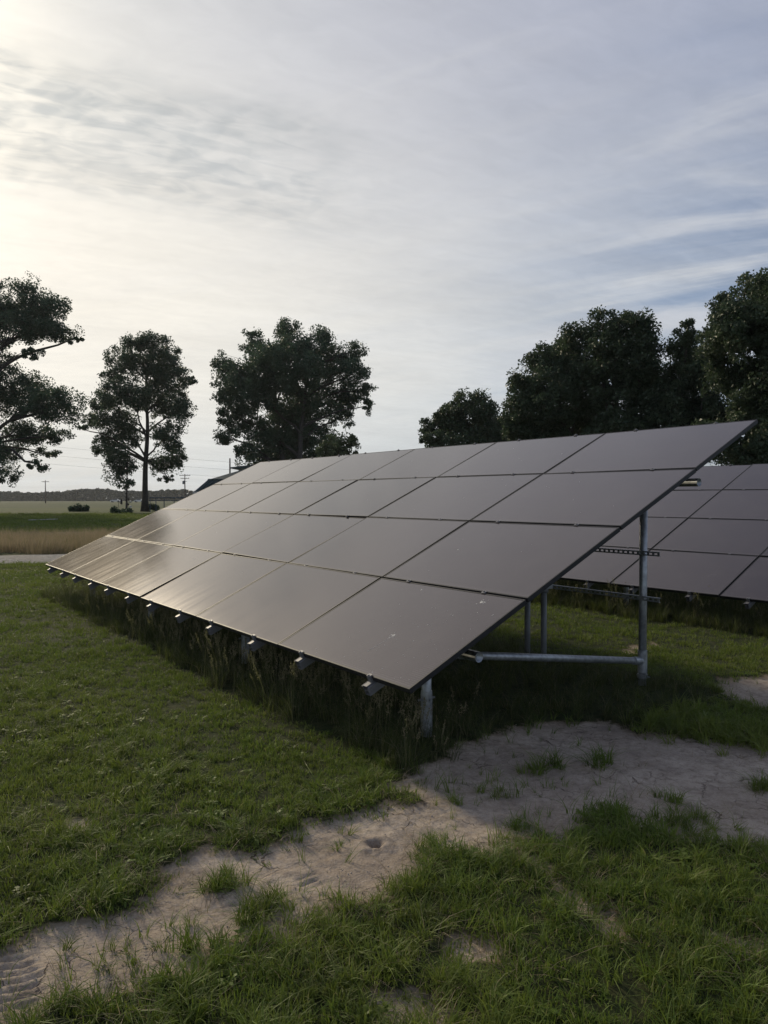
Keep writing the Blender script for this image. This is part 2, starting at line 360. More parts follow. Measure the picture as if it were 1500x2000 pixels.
# ------------------------------------------------------------------ object helpers
def link(o, parent=None):
    COL.objects.link(o)
    if parent is not None: o.parent = parent
    return o
def tag(o, label=None, cat=None, group=None, kind=None):
    if label: o['label'] = label
    if cat: o['category'] = cat
    if group: o['group'] = group
    if kind: o['kind'] = kind
    return o
def empty(name, loc=(0, 0, 0)):
    o = bpy.data.objects.new(name, None); o.location = loc; o.empty_display_size = 0.2
    return link(o)
class MB:
    def __init__(s): s.v = []; s.f = []
    def add(s, vs, fs):
        b = len(s.v); s.v += [tuple(v) for v in vs]; s.f += [tuple(i + b for i in f) for f in fs]; return s
    def box(s, c, h, ax=None):
        c = Vector(c); ax = ax or (Vector((1, 0, 0)), Vector((0, 1, 0)), Vector((0, 0, 1)))
        vs = [c + ax[0] * h[0] * i + ax[1] * h[1] * j + ax[2] * h[2] * k for i in (-1, 1) for j in (-1, 1) for k in (-1, 1)]
        return s.add(vs, [(0, 1, 3, 2), (4, 6, 7, 5), (0, 4, 5, 1), (2, 3, 7, 6), (0, 2, 6, 4), (1, 5, 7, 3)])
    def tube(s, pts, rads, n=8, caps=True, hollow=0.0):
        pts = [Vector(p) for p in pts]; rings = []; prev = None
        for i, p in enumerate(pts):
            t = (pts[min(i + 1, len(pts) - 1)] - pts[max(i - 1, 0)]).normalized()
            if prev is None:
                a = t.orthogonal().normalized()
            else:
                a = prev - t * prev.dot(t)
                a = a.normalized() if a.length > 1e-5 else t.orthogonal().normalized()
            prev = a; b = t.cross(a)
            rings.append([p + (a * math.cos(2 * math.pi * k / n) + b * math.sin(2 * math.pi * k / n)) * rads[i] for k in range(n)])
        vs = [v for r in rings for v in r]; fs = []
        for i in range(len(rings) - 1):
            for k in range(n):
                k2 = (k + 1) % n; fs.append((i * n + k, i * n + k2, (i + 1) * n + k2, (i + 1) * n + k))
        if hollow:
            for end, ring, inward in ((0, rings[0], (pts[1] - pts[0]).normalized()), (1, rings[-1], (pts[-2] - pts[-1]).normalized())):
                c = pts[0] if end == 0 else pts[-1]; q = 1 - hollow; b0 = len(vs); o0 = 0 if end == 0 else (len(rings) - 1) * n
                vs += [c + (v - c) * q for v in ring]; vs += [c + (v - c) * q + inward * 0.12 for v in ring]
                for k in range(n):
                    k2 = (k + 1) % n; fs.append((o0 + k, o0 + k2, b0 + k2, b0 + k)); fs.append((b0 + k, b0 + k2, b0 + n + k2, b0 + n + k))
                fs.append(tuple(b0 + n + k for k in range(n)))
        elif caps:
            fs.append(tuple(range(n - 1, -1, -1))); fs.append(tuple(range((len(rings) - 1) * n, len(rings) * n)))
        return s.add(vs, fs)
    def mesh(s, name, m, smooth=False):
        me = bpy.data.meshes.new(name); me.from_pydata(s.v, [], s.f); me.materials.append(m)
        if smooth: me.shade_smooth()
        me.update(); return me
    def build(s, name, m, parent=None, smooth=False):
        return link(bpy.data.objects.new(name, s.mesh(name, m, smooth)), parent)

def mesh_np(name, V, Fq, m, nper=4):
    """fast mesh from numpy arrays; Fq (k, nper)"""
    me = bpy.data.meshes.new(name); me.vertices.add(len(V)); me.vertices.foreach_set('co', np.ascontiguousarray(V, np.float32).ravel())
    k = len(Fq); me.loops.add(k * nper); me.loops.foreach_set('vertex_index', np.ascontiguousarray(Fq, np.int32).ravel())
    me.polygons.add(k); me.polygons.foreach_set('loop_start', np.arange(0, k * nper, nper, dtype=np.int32))
    me.polygons.foreach_set('loop_total', np.full(k, nper, dtype=np.int32))
    me.materials.append(m); me.update(calc_edges=True); return me

# ------------------------------------------------------------------ ground
def ground_material():
    m, t, b, out = mat('ground')
    geo = t.n.new('ShaderNodeNewGeometry'); P = geo.outputs['Position']; x, y, z = t.sep(P)
    at = t.n.new('ShaderNodeAttribute'); at.attribute_name = 'bare'; bare = at.outputs['Fac']
    dist = t.vmath('LENGTH', P, out=1)
    # soil
    n1 = t.noise(P, 1.6, 5, 0.6); n2 = t.noise(P, 14.0, 4, 0.65); n3 = t.noise(P, 75.0, 3, 0.6)
    soil = t.mix(t.smooth(n1, 0.33, 0.68), (0.35, 0.282, 0.218, 1), (0.51, 0.425, 0.335, 1))
    soil = t.mix(t.math('MULTIPLY', t.smooth(n2, 0.45, 0.7), 0.5), soil, (0.23, 0.18, 0.14, 1))
    soil = t.mix(t.math('MULTIPLY', t.smooth(n3, 0.52, 0.7), 0.35), soil, (0.56, 0.50, 0.43, 1))
    wob = t.vmath('ADD', P, t.vmath('SCALE', t.comb(t.noise(P, 9.0, 3), t.noise(t.vmath('ADD', P, (7, 3, 1)), 9.0, 3), 0.0)))
    wob.node.inputs[1].links[0].from_node.inputs['Scale'].default_value = 0.16
    flat = t.vmath('MULTIPLY', wob, (1, 1, 0))
    vor = t.n.new('ShaderNodeTexVoronoi'); vor.feature = 'DISTANCE_TO_EDGE'; vor.inputs['Scale'].default_value = 6.5; t.l.new(flat, vor.inputs['Vector'])
    cw = t.smooth(t.noise(P, 2.3, 3, 0.6), 0.47, 0.66)
    crack = t.math('MULTIPLY', t.smooth(vor.outputs[0], 0.020, 0.003), cw)
    soil = t.mix(t.math('MULTIPLY', crack, 0.8), soil, (0.085, 0.055, 0.042, 1))  # cracks in darker soil colour, with the shade of their depth painted in
    # thatch under the blades
    th = t.mix(t.smooth(n2, 0.35, 0.65), (0.022, 0.034, 0.010, 1), (0.048, 0.052, 0.020, 1))
    # far lawn / fields
    g1 = t.noise(P, 0.06, 5, 0.6); g2 = t.noise(P, 1.7, 4, 0.7)
    far = t.mix(t.smooth(g2, 0.3, 0.7), (0.040, 0.060, 0.016, 1), (0.066, 0.090, 0.024, 1))
    far = t.mix(t.math('MULTIPLY', t.smooth(g1, 0.45, 0.65), 0.5), far, (0.085, 0.092, 0.036, 1))
    field = t.mix(t.smooth(g1, 0.4, 0.6), (0.038, 0.060, 0.020, 1), (0.058, 0.070, 0.028, 1))
    far = t.mix(t.smooth(t.math('ADD', y, t.math('MULTIPLY', g1, 14.0)), 118.0, 128.0), far, field)
    col = t.mix(t.smooth(dist, 20.0, 42.0), th, far)
    # bare margin behind the dry grass
    lane = t.math('MULTIPLY', t.smooth(t.math('ADD', y, t.math('MULTIPLY', t.noise(P, 0.35, 3), 2.0)), 33.0, 34.0), t.smooth(t.math('ADD', y, t.math('MULTIPLY', t.noise(P, 0.35, 3), 2.0)), 39.0, 37.5))
    lane = t.math('MULTIPLY', lane, t.smooth(x, -19.5, -14.0))
    col = t.mix(t.math('MULTIPLY', lane, 0.85), col, (0.26, 0.21, 0.155, 1))
    bm = t.math('ADD', bare, t.math('MULTIPLY', t.math('SUBTRACT', t.noise(P, 26.0, 4, 0.7), 0.5), 1.1))
    litter = t.math('MULTIPLY', t.smooth(bm, 0.1, 0.45), t.smooth(bm, 1.05, 0.7))
    col = t.mix(t.smooth(bm, 0.32, 0.62), col, soil)
    col = t.mix(t.math('MULTIPLY', litter, 0.55), col, (0.13, 0.10, 0.06, 1))
    # darker damp stains and small dark crumbs on the soil
    stain = t.math('MULTIPLY', t.smooth(t.noise(P, 3.3, 4, 0.65), 0.52, 0.70), bare)
    col = t.mix(t.math('MULTIPLY', stain, 0.5), col, (0.20, 0.16, 0.13, 1))
    crumb = t.math('MULTIPLY', t.smooth(t.noise(P, 140.0, 2, 0.5), 0.63, 0.70), bare)
    col = t.mix(t.math('MULTIPLY', crumb, 0.55), col, (0.08, 0.062, 0.045, 1))
    t.l.new(col, b.inputs['Base Color']); b.inputs['Roughness'].default_value = 0.95; b.inputs['Specular IOR Level'].default_value = 0.15
    hgt = t.math('SUBTRACT', t.math('ADD', t.math('MULTIPLY', n2, 0.5), t.math('MULTIPLY', n3, 0.25)), t.math('MULTIPLY', crack, 0.9))
    bp = t.n.new('ShaderNodeBump'); bp.inputs['Strength'].default_value = 0.95; bp.inputs['Distance'].default_value = 0.020
    t.l.new(hgt, bp.inputs['Height']); t.l.new(bp.outputs[0], b.inputs['Normal'])
    return m

def axis(lo, a, b, hi, fine, grow):
    c = list(np.arange(a, b + 1e-6, fine)); s = fine
    while c[-1] < hi: s *= grow; c.append(c[-1] + s)
    s = fine
    while c[0] > lo: s *= grow; c.insert(0, c[0] - s)
    return np.array(c)
xs = axis(-1500, -2.3, 3.4, 1500, 0.0125, 1.085); ys = axis(-300, 2.2, 5.6, 1500, 0.0125, 1.075)
GX, GY = np.meshgrid(xs, ys); DW = dirt_w(GX, GY) * (np.hypot(GX, GY) < 14)
GZ = height(GX, GY) + soil_relief(GX, GY, DW)
nx, ny = len(xs), len(ys); idx = np.arange(nx * ny).reshape(ny, nx)
quads = np.stack([idx[:-1, :-1], idx[:-1, 1:], idx[1:, 1:], idx[1:, :-1]], -1).reshape(-1, 4)
me = mesh_np('ground', np.stack([GX, GY, GZ], -1).reshape(-1, 3), quads, ground_material())
me.shade_smooth()
a = me.attributes.new('bare', 'FLOAT', 'POINT'); a.data.foreach_set('value', DW.astype(np.float32).ravel())
ground = link(bpy.data.objects.new('ground', me)); tag(ground, 'flat grassy land with cracked bare soil in the foreground', 'ground', kind='structure')
def gz(x, y): return float(height(np.array([x]), np.array([y]))[0])

# gravel lane beyond the array
def gravel_lane():
    m, t, b, out = mat('gravel')
    geo = t.n.new('ShaderNodeNewGeometry'); P = geo.outputs['Position']
    v = t.n.new('ShaderNodeTexVoronoi'); v.inputs['Scale'].default_value = 16.0; t.l.new(P, v.inputs['Vector'])
    n = t.noise(P, 0.8, 4, 0.6)
    c = t.mix(t.math('MULTIPLY', t.sep(v.outputs['Color'])[0], 1.0), (0.10, 0.10, 0.10, 1), (0.30, 0.29, 0.275, 1))
    c = t.mix(t.math('MULTIPLY', t.smooth(n, 0.4, 0.7), 0.5), c, (0.22, 0.19, 0.16, 1))
    t.l.new(c, b.inputs['Base Color']); b.inputs['Roughness'].default_value = 0.95
    bp = t.n.new('ShaderNodeBump'); bp.inputs['Strength'].default_value = 0.9; bp.inputs['Distance'].default_value = 0.02
    t.l.new(t.math('SUBTRACT', 1.0, v.outputs[0]), bp.inputs['Height']); t.l.new(bp.outputs[0], b.inputs['Normal'])
    p0 = G(0, 1101.5); p1 = G(85, 1100); q0 = G(0, 1086.0); q1 = G(120, 1082.9)
    def lineat(a, c, x): return a.y + (c.y - a.y) * (x - a.x) / (c.x - a.x)
    X = np.linspace(-60, 30, 181); V = []; 
    for x in X:
        yl = lineat(p0, p1, x) if x > -40 else lineat(p0, p1, -40); yh = lineat(q0, q1, x)
        for k in range(9):
            s = k / 8; wv = (vnoise(np.array([x * 1.3]), np.array([k * 9.0]), 5)[0] - 0.5) * 0.5 * (abs(s - 0.5) * 2) ** 4
            yy = yl + (yh - yl) * s + wv
            V.append((x, yy, gz(x, yy) + 0.012 + 0.05 * (1 - (2 * s - 1) ** 2)))
    Fq = [(i * 9 + k, (i + 1) * 9 + k, (i + 1) * 9 + k + 1, i * 9 + k + 1) for i in range(180) for k in range(8)]
    me = mesh_np('gravel_lane', np.array(V), np.array(Fq), m); me.shade_smooth()
    return tag(link(bpy.data.objects.new('gravel_lane', me)), 'pale gravel lane running past the far end of the array', 'lane', kind='structure')
gravel_lane()
LANE = lambda x: (G(0, 1101.5).y + (G(85, 1100).y - G(0, 1101.5).y) * (x - G(0, 1101.5).x) / (G(85, 1100).x - G(0, 1101.5).x),
                  G(0, 1086).y + (G(120, 1082.9).y - G(0, 1086).y) * (x - G(0, 1086).x) / (G(120, 1082.9).x - G(0, 1086).x))

# ------------------------------------------------------------------ solar arrays
AX = (Vector(E_), Vector(S_), Vector(NN))
def frame_matrix(o): # local x = along the row (towards the far end), y = up the slope, z = panel normal
    m = Matrix.Identity(4)
    for i, v in enumerate(AX):
        for k in range(3): m[k][i] = v[k]
    m.translation = Vector(o); return m
# right-handed check: E x S should be NN or -NN; use (-E) as x when needed
XH = Vector(E_).cross(Vector(S_)); FLIP = -1 if XH.dot(Vector(NN)) < 0 else 1
# local x runs along FLIP*E
def frame_matrix(o):
    m = Matrix.Identity(4)
    for i, v in enumerate((Vector(E_) * FLIP, Vector(S_), Vector(NN))):
        for k in range(3): m[k][i] = v[k]
    m.translation = Vector(o); return m

PW, PH, PT = 1.722, 1.131, 0.035
def panel_frame_mesh():
    mb = MB(); w = 0.012; z = -PT / 2
    mb.box((0, -PH / 2 + w / 2, z), (PW / 2, w / 2, PT / 2)); mb.box((0, PH / 2 - w / 2, z), (PW / 2, w / 2, PT / 2))
    mb.box((-PW / 2 + w / 2, 0, z), (w / 2, PH / 2 - w, PT / 2)); mb.box((PW / 2 - w / 2, 0, z), (w / 2, PH / 2 - w, PT / 2))
    # inward flange under the laminate
    mb.box((0, -PH / 2 + 0.028, -PT + 0.0015), (PW / 2 - 0.013, 0.015, 0.0015)); mb.box((0, PH / 2 - 0.028, -PT + 0.0015), (PW / 2 - 0.013, 0.015, 0.0015))
    return mb.mesh('panel_frame', M['frame'])
def panel_glass_mesh():
    return MB().box((0, 0, -0.0045), (PW / 2 - 0.0122, PH / 2 - 0.0122, 0.003)).mesh('panel_glass', M['glass'])
ME_FRAME, ME_GLASS = panel_frame_mesh(), panel_glass_mesh()
def rail_mesh():
    mb = MB(); L = 4 * H_ + 0.115; w, hh, th = 0.024, 0.038, 0.003; c = 4 * H_ / 2 - 0.0
    mb.box((-w, 0, 0), (th / 2, L / 2, hh)); mb.box((w, 0, 0), (th / 2, L / 2, hh))
    mb.box((0, 0, hh - th), (w - th / 2, L / 2, th / 2)); mb.box((0, 0, -hh + th), (w - th / 2, L / 2, th / 2)); mb.box((0, 0, -0.006), (w - th / 2, L / 2 - 0.004, th / 2))
    mb.box((-w - 0.009, 0, hh - 0.012), (0.0075, L / 2, 0.002)); mb.box((w + 0.009, 0, hh - 0.012), (0.0075, L / 2, 0.002))
    return mb.mesh('rail', M['alu'])
ME_RAIL = rail_mesh()
def clamp_mesh():
    mb = MB(); mb.box((0, 0, 0.004), (0.020, 0.0155, 0.002)); mb.box((0, 0, -0.016), (0.015, 0.0045, 0.018))
    mb.tube([(0, 0, 0.006), (0, 0, 0.014)], [0.0075, 0.0075], 6); return mb.mesh('clamp', M['alu'])
ME_CLAMP = clamp_mesh()
def end_clamp_mesh():
    mb = MB(); mb.box((0, 0, -0.016), (0.019, 0.008, 0.021)); mb.box((0, 0.007, 0.0065), (0.019, 0.014, 0.0015))
    mb.tube([(0, -0.001, 0.008), (0, -0.001, 0.016)], [0.0075, 0.0075], 6); return mb.mesh('end_clamp', M['alu'])
ME_END = end_clamp_mesh()
def inst(me, name, parent, mtx):
    o = bpy.data.objects.new(name, me); link(o, parent); o.matrix_local = mtx; return o

def loc_uvw(u, v, w): return Vector((FLIP * u, v, w))
def slotted_strut(name, parent, root_inv, A, B, facing):
    """C-channel with slots, between two world points"""
    A, B = Vector(A), Vector(B); d = (B - A); L = d.length; d.normalize(); up = Vector((0, 0, 1)); up = (up - d * up.dot(d)).normalized(); f = d.cross(up)
    if f.dot(facing) < 0: f = -f
    mb = MB(); ax = (d, up, f); hh = 0.0205; th = 0.0013
    def bx(s0, s1, u0, u1, f0, f1): mb.box(A + d * (s0 + s1) / 2 + up * (u0 + u1) / 2 + f * (f0 + f1) / 2, ((s1 - s0) / 2, (u1 - u0) / 2, (f1 - f0) / 2), ax)
    bx(0, L, 0.0085, hh, 0, th * 2); bx(0, L, -hh, -0.0085, 0, th * 2)
    s = 0.012
    while s < L - 0.05:
        bx(s - 0.012, s + 0.012, -0.0085, 0.0085, 0, th * 2); s += 0.054
    bx(s - 0.012, L, -0.0085, 0.0085, 0, th * 2)
    bx(0, L, hh - th * 2, hh, -0.02, -0.0002); bx(0, L, -hh, -hh + th * 2, -0.02, -0.0002)
    o = mb.build(name, M['galv'], parent); o.data.transform(root_inv); return o

def solar_array(o, label, detail):
    root = empty('solar_array', (0, 0, 0)); root.location = Vector((o[0], o[1], 0.0)); tag(root, label, 'solar array', 'ground mounted solar arrays')
    base = Matrix.Translation(-root.location)       # world -> root
    rootinv = base
    Mf = base @ frame_matrix(o)
    ori = np.array(o)
    for i in range(6):
        for j in range(4):
            jit = Matrix.Translation(loc_uvw((i + 0.5) * W_ + random.uniform(-.003, .003), (j + 0.5) * H_ + (0.0), random.uniform(-.0012, .0012)))
            tilt = Matrix.Rotation(random.gauss(0, R(0.22)), 4, 'X') @ Matrix.Rotation(random.gauss(0, R(0.16)), 4, 'Y')
            p = inst(ME_FRAME, 'solar_panel', root, Mf @ jit @ tilt)
            g = inst(ME_GLASS, 'glass', p, Matrix.Identity(4))
            if detail: droppings(p, i, j)
    for i in range(6):
        for fr in (0.247, 0.773):
            u = (i + fr) * W_
            inst(ME_RAIL, 'rail', root, Mf @ Matrix.Translation(loc_uvw(u, 2 * H_ + 0.002, -PT - 0.0385)))
            for j in range(1, 4): inst(ME_CLAMP, 'clamp', root, Mf @ Matrix.Translation(loc_uvw(u, j * H_, 0)))
            inst(ME_END, 'end_clamp', root, Mf @ Matrix.Translation(loc_uvw(u, 0.002, 0)))
            inst(ME_END, 'end_clamp', root, Mf @ Matrix.Translation(loc_uvw(u, 4 * H_ - 0.002, 0)) @ Matrix.Rotation(math.pi, 4, 'Z'))
    def world(u, v, w): return Vector(ori + u * E_ + v * S_ + w * NN)
    offp = -PT - 0.077 - 0.037; rp = 0.036
    ends = {}
    for nm, v in (('f', 0.615), ('r', 3.49)):
        mb = MB(); mb.tube([world(0.03, v, offp), world(6 * W_ + 0.1, v, offp)], [rp, rp], 20, hollow=0.12)
        pp = mb.build('cross_pipe', M['galv'], root, True); pp.data.transform(rootinv)
    posts = (0.585, 3.62, 6.65, 9.7)
    for u in posts:
        tops = {}
        for nm, v, pn in (('f', 0.615, 'front_post'), ('r', 3.49, 'rear_post')):
            t = world(u, v, offp); t = t + Vector((0, 0, 0.0)); zg = gz(t.x, t.y)
            mb = MB(); mb.tube([(t.x, t.y, zg - 0.15), (t.x, t.y, t.z - 0.01)], [0.0365, 0.0365], 20, hollow=0.0)
            po = mb.build(pn, M['galv'], root, True); po.data.transform(rootinv); tops[nm] = (t, zg)
            # saddle fitting that grips the cross pipe
            mb = MB(); ew = Vector(E_); mb.tube([t - ew * 0.055, t + ew * 0.055], [0.043, 0.043], 18, caps=True)
            mb.tube([t - Vector((0, 0, 0.13)), t - Vector((0, 0, 0.02))], [0.0425, 0.0425], 18, caps=True)
            fo = mb.build('pipe_fitting', M['galv'], po, True); fo.data.transform(rootinv)
            if nm == 'f':
                mb = MB(); zc = zg + 0.33; mb.tube([(t.x, t.y, zg - 0.1), (t.x, t.y, zc - 0.03), (t.x, t.y, zc)], [0.043, 0.043, 0.041], 18)
                mb.tube([Vector((t.x, t.y, zc - 0.06)) - Vector(N_) * 0.075, Vector((t.x, t.y, zc - 0.06)) + Vector(N_) * 0.075], [0.009, 0.009], 6)
                mb.tube([Vector((t.x, t.y, zc - 0.06)) + Vector(E_) * 0.04, Vector((t.x, t.y, zc - 0.06)) - Vector(E_) * 0.056], [0.012, 0.012], 6)
                co = mb.build('collar', M['galv'], po); co.data.transform(rootinv)
        tf, tr = tops['f'][0], tops['r'][0]
        bz = tops['r'][1] + 0.225
        A = Vector((tr.x, tr.y, bz)); B = Vector((tf.x, tf.y, tf.z - 0.075)); dd = (B - A).normalized()
        mb = MB(); mb.tube([A + dd * 0.03, B], [0.031, 0.031], 18)
        br = mb.build('diagonal_brace', M['galv'], root, True); br.data.transform(rootinv)
        mb = MB(); mb.tube([A + dd * 0.01, A + dd * 0.14], [0.037, 0.037], 18)
        mb.tube([(tr.x, tr.y, bz - 0.11), (tr.x, tr.y, bz + 0.10)], [0.0425, 0.0425], 18)
        mb.tube([(tr.x, tr.y, bz - 0.16), (tr.x, tr.y, bz - 0.12)], [0.046, 0.046], 18)
        sd_ = Vector(E_); mb.tube([Vector((tr.x, tr.y, bz - 0.14)) - sd_ * 0.075, Vector((tr.x, tr.y, bz - 0.14)) + sd_ * 0.06], [0.008, 0.008], 6)
        tee = mb.build('brace_tee', M['galv'], br, False); tee.data.transform(rootinv)
    if detail:
        t1 = world(posts[0], 3.49, offp); ew = Vector(E_); nn = Vector(N_)
        face = -nn  # struts bolted on the front of the rear posts, open slots showing
        for z in (0.815, 1.235):
            c = Vector((t1.x, t1.y, z)) - nn * 0.040
            slotted_strut('mounting_strut', root, rootinv, c - ew * 0.20, c + ew * 3.15, face)
        # disconnect box with two conduits
        k = Vector((t1.x, t1.y, 0)) - nn * 0.0
        c = k + ew * 1.26 - nn * 0.13
        mb = MB(); ax = (ew, nn, Vector((0, 0, 1)))
        mb.box(c + Vector((0, 0, 1.03)), (0.22, 0.066, 0.23), ax); bo = mb.build('disconnect_box', M['box'], root)
        bo.data.transform(rootinv)
        mb = MB(); mb.box(c - nn * 0.071 + Vector((0, 0, 1.03)), (0.215, 0.004, 0.225), ax); o_ = mb.build('box_door', M['box'], bo); o_.data.transform(rootinv)
        mb = MB(); mb.box(c - ew * 0.235 + Vector((0, 0, 1.0)), (0.013, 0.02, 0.05), ax); mb.box(c - ew * 0.26 + Vector((0, 0, 1.03)), (0.012, 0.012, 0.012), ax); o_ = mb.build('switch_handle', M['black_metal'], bo); o_.data.transform(rootinv)
        for s_, r_ in ((-0.16, 0.031), (0.07, 0.031)):
            q = c + ew * s_; mb = MB(); mb.tube([(q.x, q.y, -0.15), (q.x, q.y, 0.79)], [r_, r_], 16); mb.tube([(q.x, q.y, 0.76), (q.x, q.y, 0.803)], [0.047, 0.047], 16)
            o_ = mb.build('conduit', M['pvc'], root, True); o_.data.transform(rootinv)
    return root

def splat(p, x, y, r, n=14, arms=5):
    """dried bird dropping: irregular thin blob plus specks"""
    mb = MB(); z0, z1 = -0.0012, 0.0004
    def blob(cx, cy, rr, k=9):
        ph = random.random() * 6; pts = [(cx + math.cos(2 * math.pi * i / k + ph) * rr * random.uniform(.55, 1.2), cy + math.sin(2 * math.pi * i / k + ph) * rr * random.uniform(.55, 1.2)) for i in range(k)]
        vs = [(a, b, z0) for a, b in pts] + [(cx, cy, z1)]
        mb.add(vs, [(i, (i + 1) % k, k) for i in range(k)])
    blob(x, y, r)
    for _ in range(arms): 
        a = random.random() * 6.28; q = r * random.uniform(1.1, 2.4); blob(x + math.cos(a) * q, y + math.sin(a) * q, r * random.uniform(.2, .45), 6)
    return mb, blob
def droppings(p, i, j):
    made = []
    if (i, j) == (0, 0):
        def lx(u): return FLIP * (u - 0.5) * PW
        def ly(v): return (v - 0.5) * PH
        mb, blob = splat(p, lx(0.408), ly(0.39), 0.017, arms=8)
        for k in range(26): blob(lx(0.408) + random.gauss(0, .003) + FLIP * (k / 26) * 0.03, ly(0.375) - k * 0.0085, random.uniform(.0022, .005) , 6)
        mb.build('bird_dropping', M['dropping'], p)['kind'] = 'stuff'
        mb, blob = splat(p, lx(0.195), ly(0.90), 0.016, arms=8); mb.build('bird_dropping', M['dropping'], p)['kind'] = 'stuff'
        mb, blob = splat(p, lx(0.62), ly(0.93), 0.010, arms=4); mb.build('bird_dropping', M['dropping'], p)['kind'] = 'stuff'
        mb, blob = splat(p, lx(0.5), ly(0.5), 0.004, arms=0)
        for k in range(70):
            u = random.betavariate(1.2, 2.6); blob(lx(u), ly(random.uniform(.03, .95)), random.uniform(.0015, .0055), 6)
        mb.build('dropping_specks', M['dropping'], p)['kind'] = 'stuff'
    elif random.random() < 0.55:
        mb, blob = splat(p, random.uniform(-.7, .7), random.uniform(-.4, .4), random.uniform(.004, .010), arms=3)
        for k in range(6): blob(random.uniform(-.8, .8), random.uniform(-.5, .5), random.uniform(.002, .005), 6)
        mb.build('dropping_specks', M['dropping'], p)['kind'] = 'stuff'

solar_array(O1, 'nearer solar array of dark panels with galvanised posts beside the bare soil patch', True)
solar_array(O2, 'second solar array standing behind the first one, below the tall right hand trees', False)

# ------------------------------------------------------------------ grass stuff (instanced tufts)
def tuft_mesh(name, m, nb, hmin, hmax, rad, wid, lean, seg=3, tint=0.1, curl=1.0):
    V = []; Fs = []; tints = []
    for b in range(nb):
        a = random.random() * 6.283; r = rad * math.sqrt(random.random()); bx, by = r * math.cos(a), r * math.sin(a)
        h = random.uniform(hmin, hmax); da = a + random.gauss(0, 1.0); ln = abs(random.gauss(lean, lean * 0.5)); w = wid * random.uniform(.6, 1.25)
        pa = da + math.pi / 2 + random.gauss(0, .5); px_, py_ = math.cos(pa) * w / 2, math.sin(pa) * w / 2
        tn = 1.0 if random.random() < tint else random.random() * 0.2; base = len(V)
        for s in range(seg + 1):
            q = s / seg; out = h * ln * (q ** (1 + curl)); z = h * q * (1 - 0.35 * ln * q * q); tw = 1 - q ** 1.6 if s < seg else 0
            cx, cy = bx + math.cos(da) * out, by + math.sin(da) * out
            if s < seg:
                V += [(cx - px_ * tw, cy - py_ * tw, z), (cx + px_ * tw, cy + py_ * tw, z)]; tints += [tn, tn]
            else: V.append((cx, cy, z)); tints.append(tn)
        for s in range(seg - 1): Fs.append((base + 2 * s, base + 2 * s + 1, base + 2 * s + 3, base + 2 * s + 2))
        Fs.append((base + 2 * seg - 2, base + 2 * seg - 1, base + 2 * seg))
    me = bpy.data.meshes.new(name); me.from_pydata(V, [], Fs); me.materials.append(m)
    at = me.attributes.new('tint', 'FLOAT', 'POINT'); at.data.foreach_set('value', np.array(tints, np.float32)); me.update(); return me
def seed_mesh(name, m, n):
    """seeding grass stalks with loose heads"""
    V = []; Fs = []; T = []
    def ribbon(p, q, w, tn):
        b = len(V); d = Vector(q) - Vector(p); s = d.cross(Vector((random.gauss(0, 1), random.gauss(0, 1), 0.2))).normalized() * w
        V.extend([tuple(Vector(p) - s), tuple(Vector(p) + s), tuple(Vector(q) + s), tuple(Vector(q) - s)]); Fs.append((b, b + 1, b + 2, b + 3)); T.extend([tn] * 4)
    for k in range(n):
        a = random.random() * 6.28; r = random.random() * 0.10; p = Vector((r * math.cos(a), r * math.sin(a), 0)); h = random.uniform(.36, .60)
        ln = random.uniform(.05, .3); pts = [p + Vector((math.cos(a) * ln * h * q * q, math.sin(a) * ln * h * q * q, h * q)) for q in (0, .3, .55, .75, .9, 1)]
        for i in range(5): ribbon(pts[i], pts[i + 1], 0.0016, 0.55)
        for q in range(34):
            s = random.random(); c = pts[3].lerp(pts[5], s); off = Vector((random.gauss(0, 1), random.gauss(0, 1), random.gauss(.4, .6))) * 0.011 * (1.25 - s)
            ribbon(c + off, c + off + Vector((random.gauss(0, .003), random.gauss(0, .003), .009)), 0.0026, 1.0)
    me = bpy.data.meshes.new(name); me.from_pydata(V, [], Fs); me.materials.append(m)
    at = me.attributes.new('tint', 'FLOAT', 'POINT'); at.data.foreach_set('value', np.array(T, np.float32)); me.update(); return me

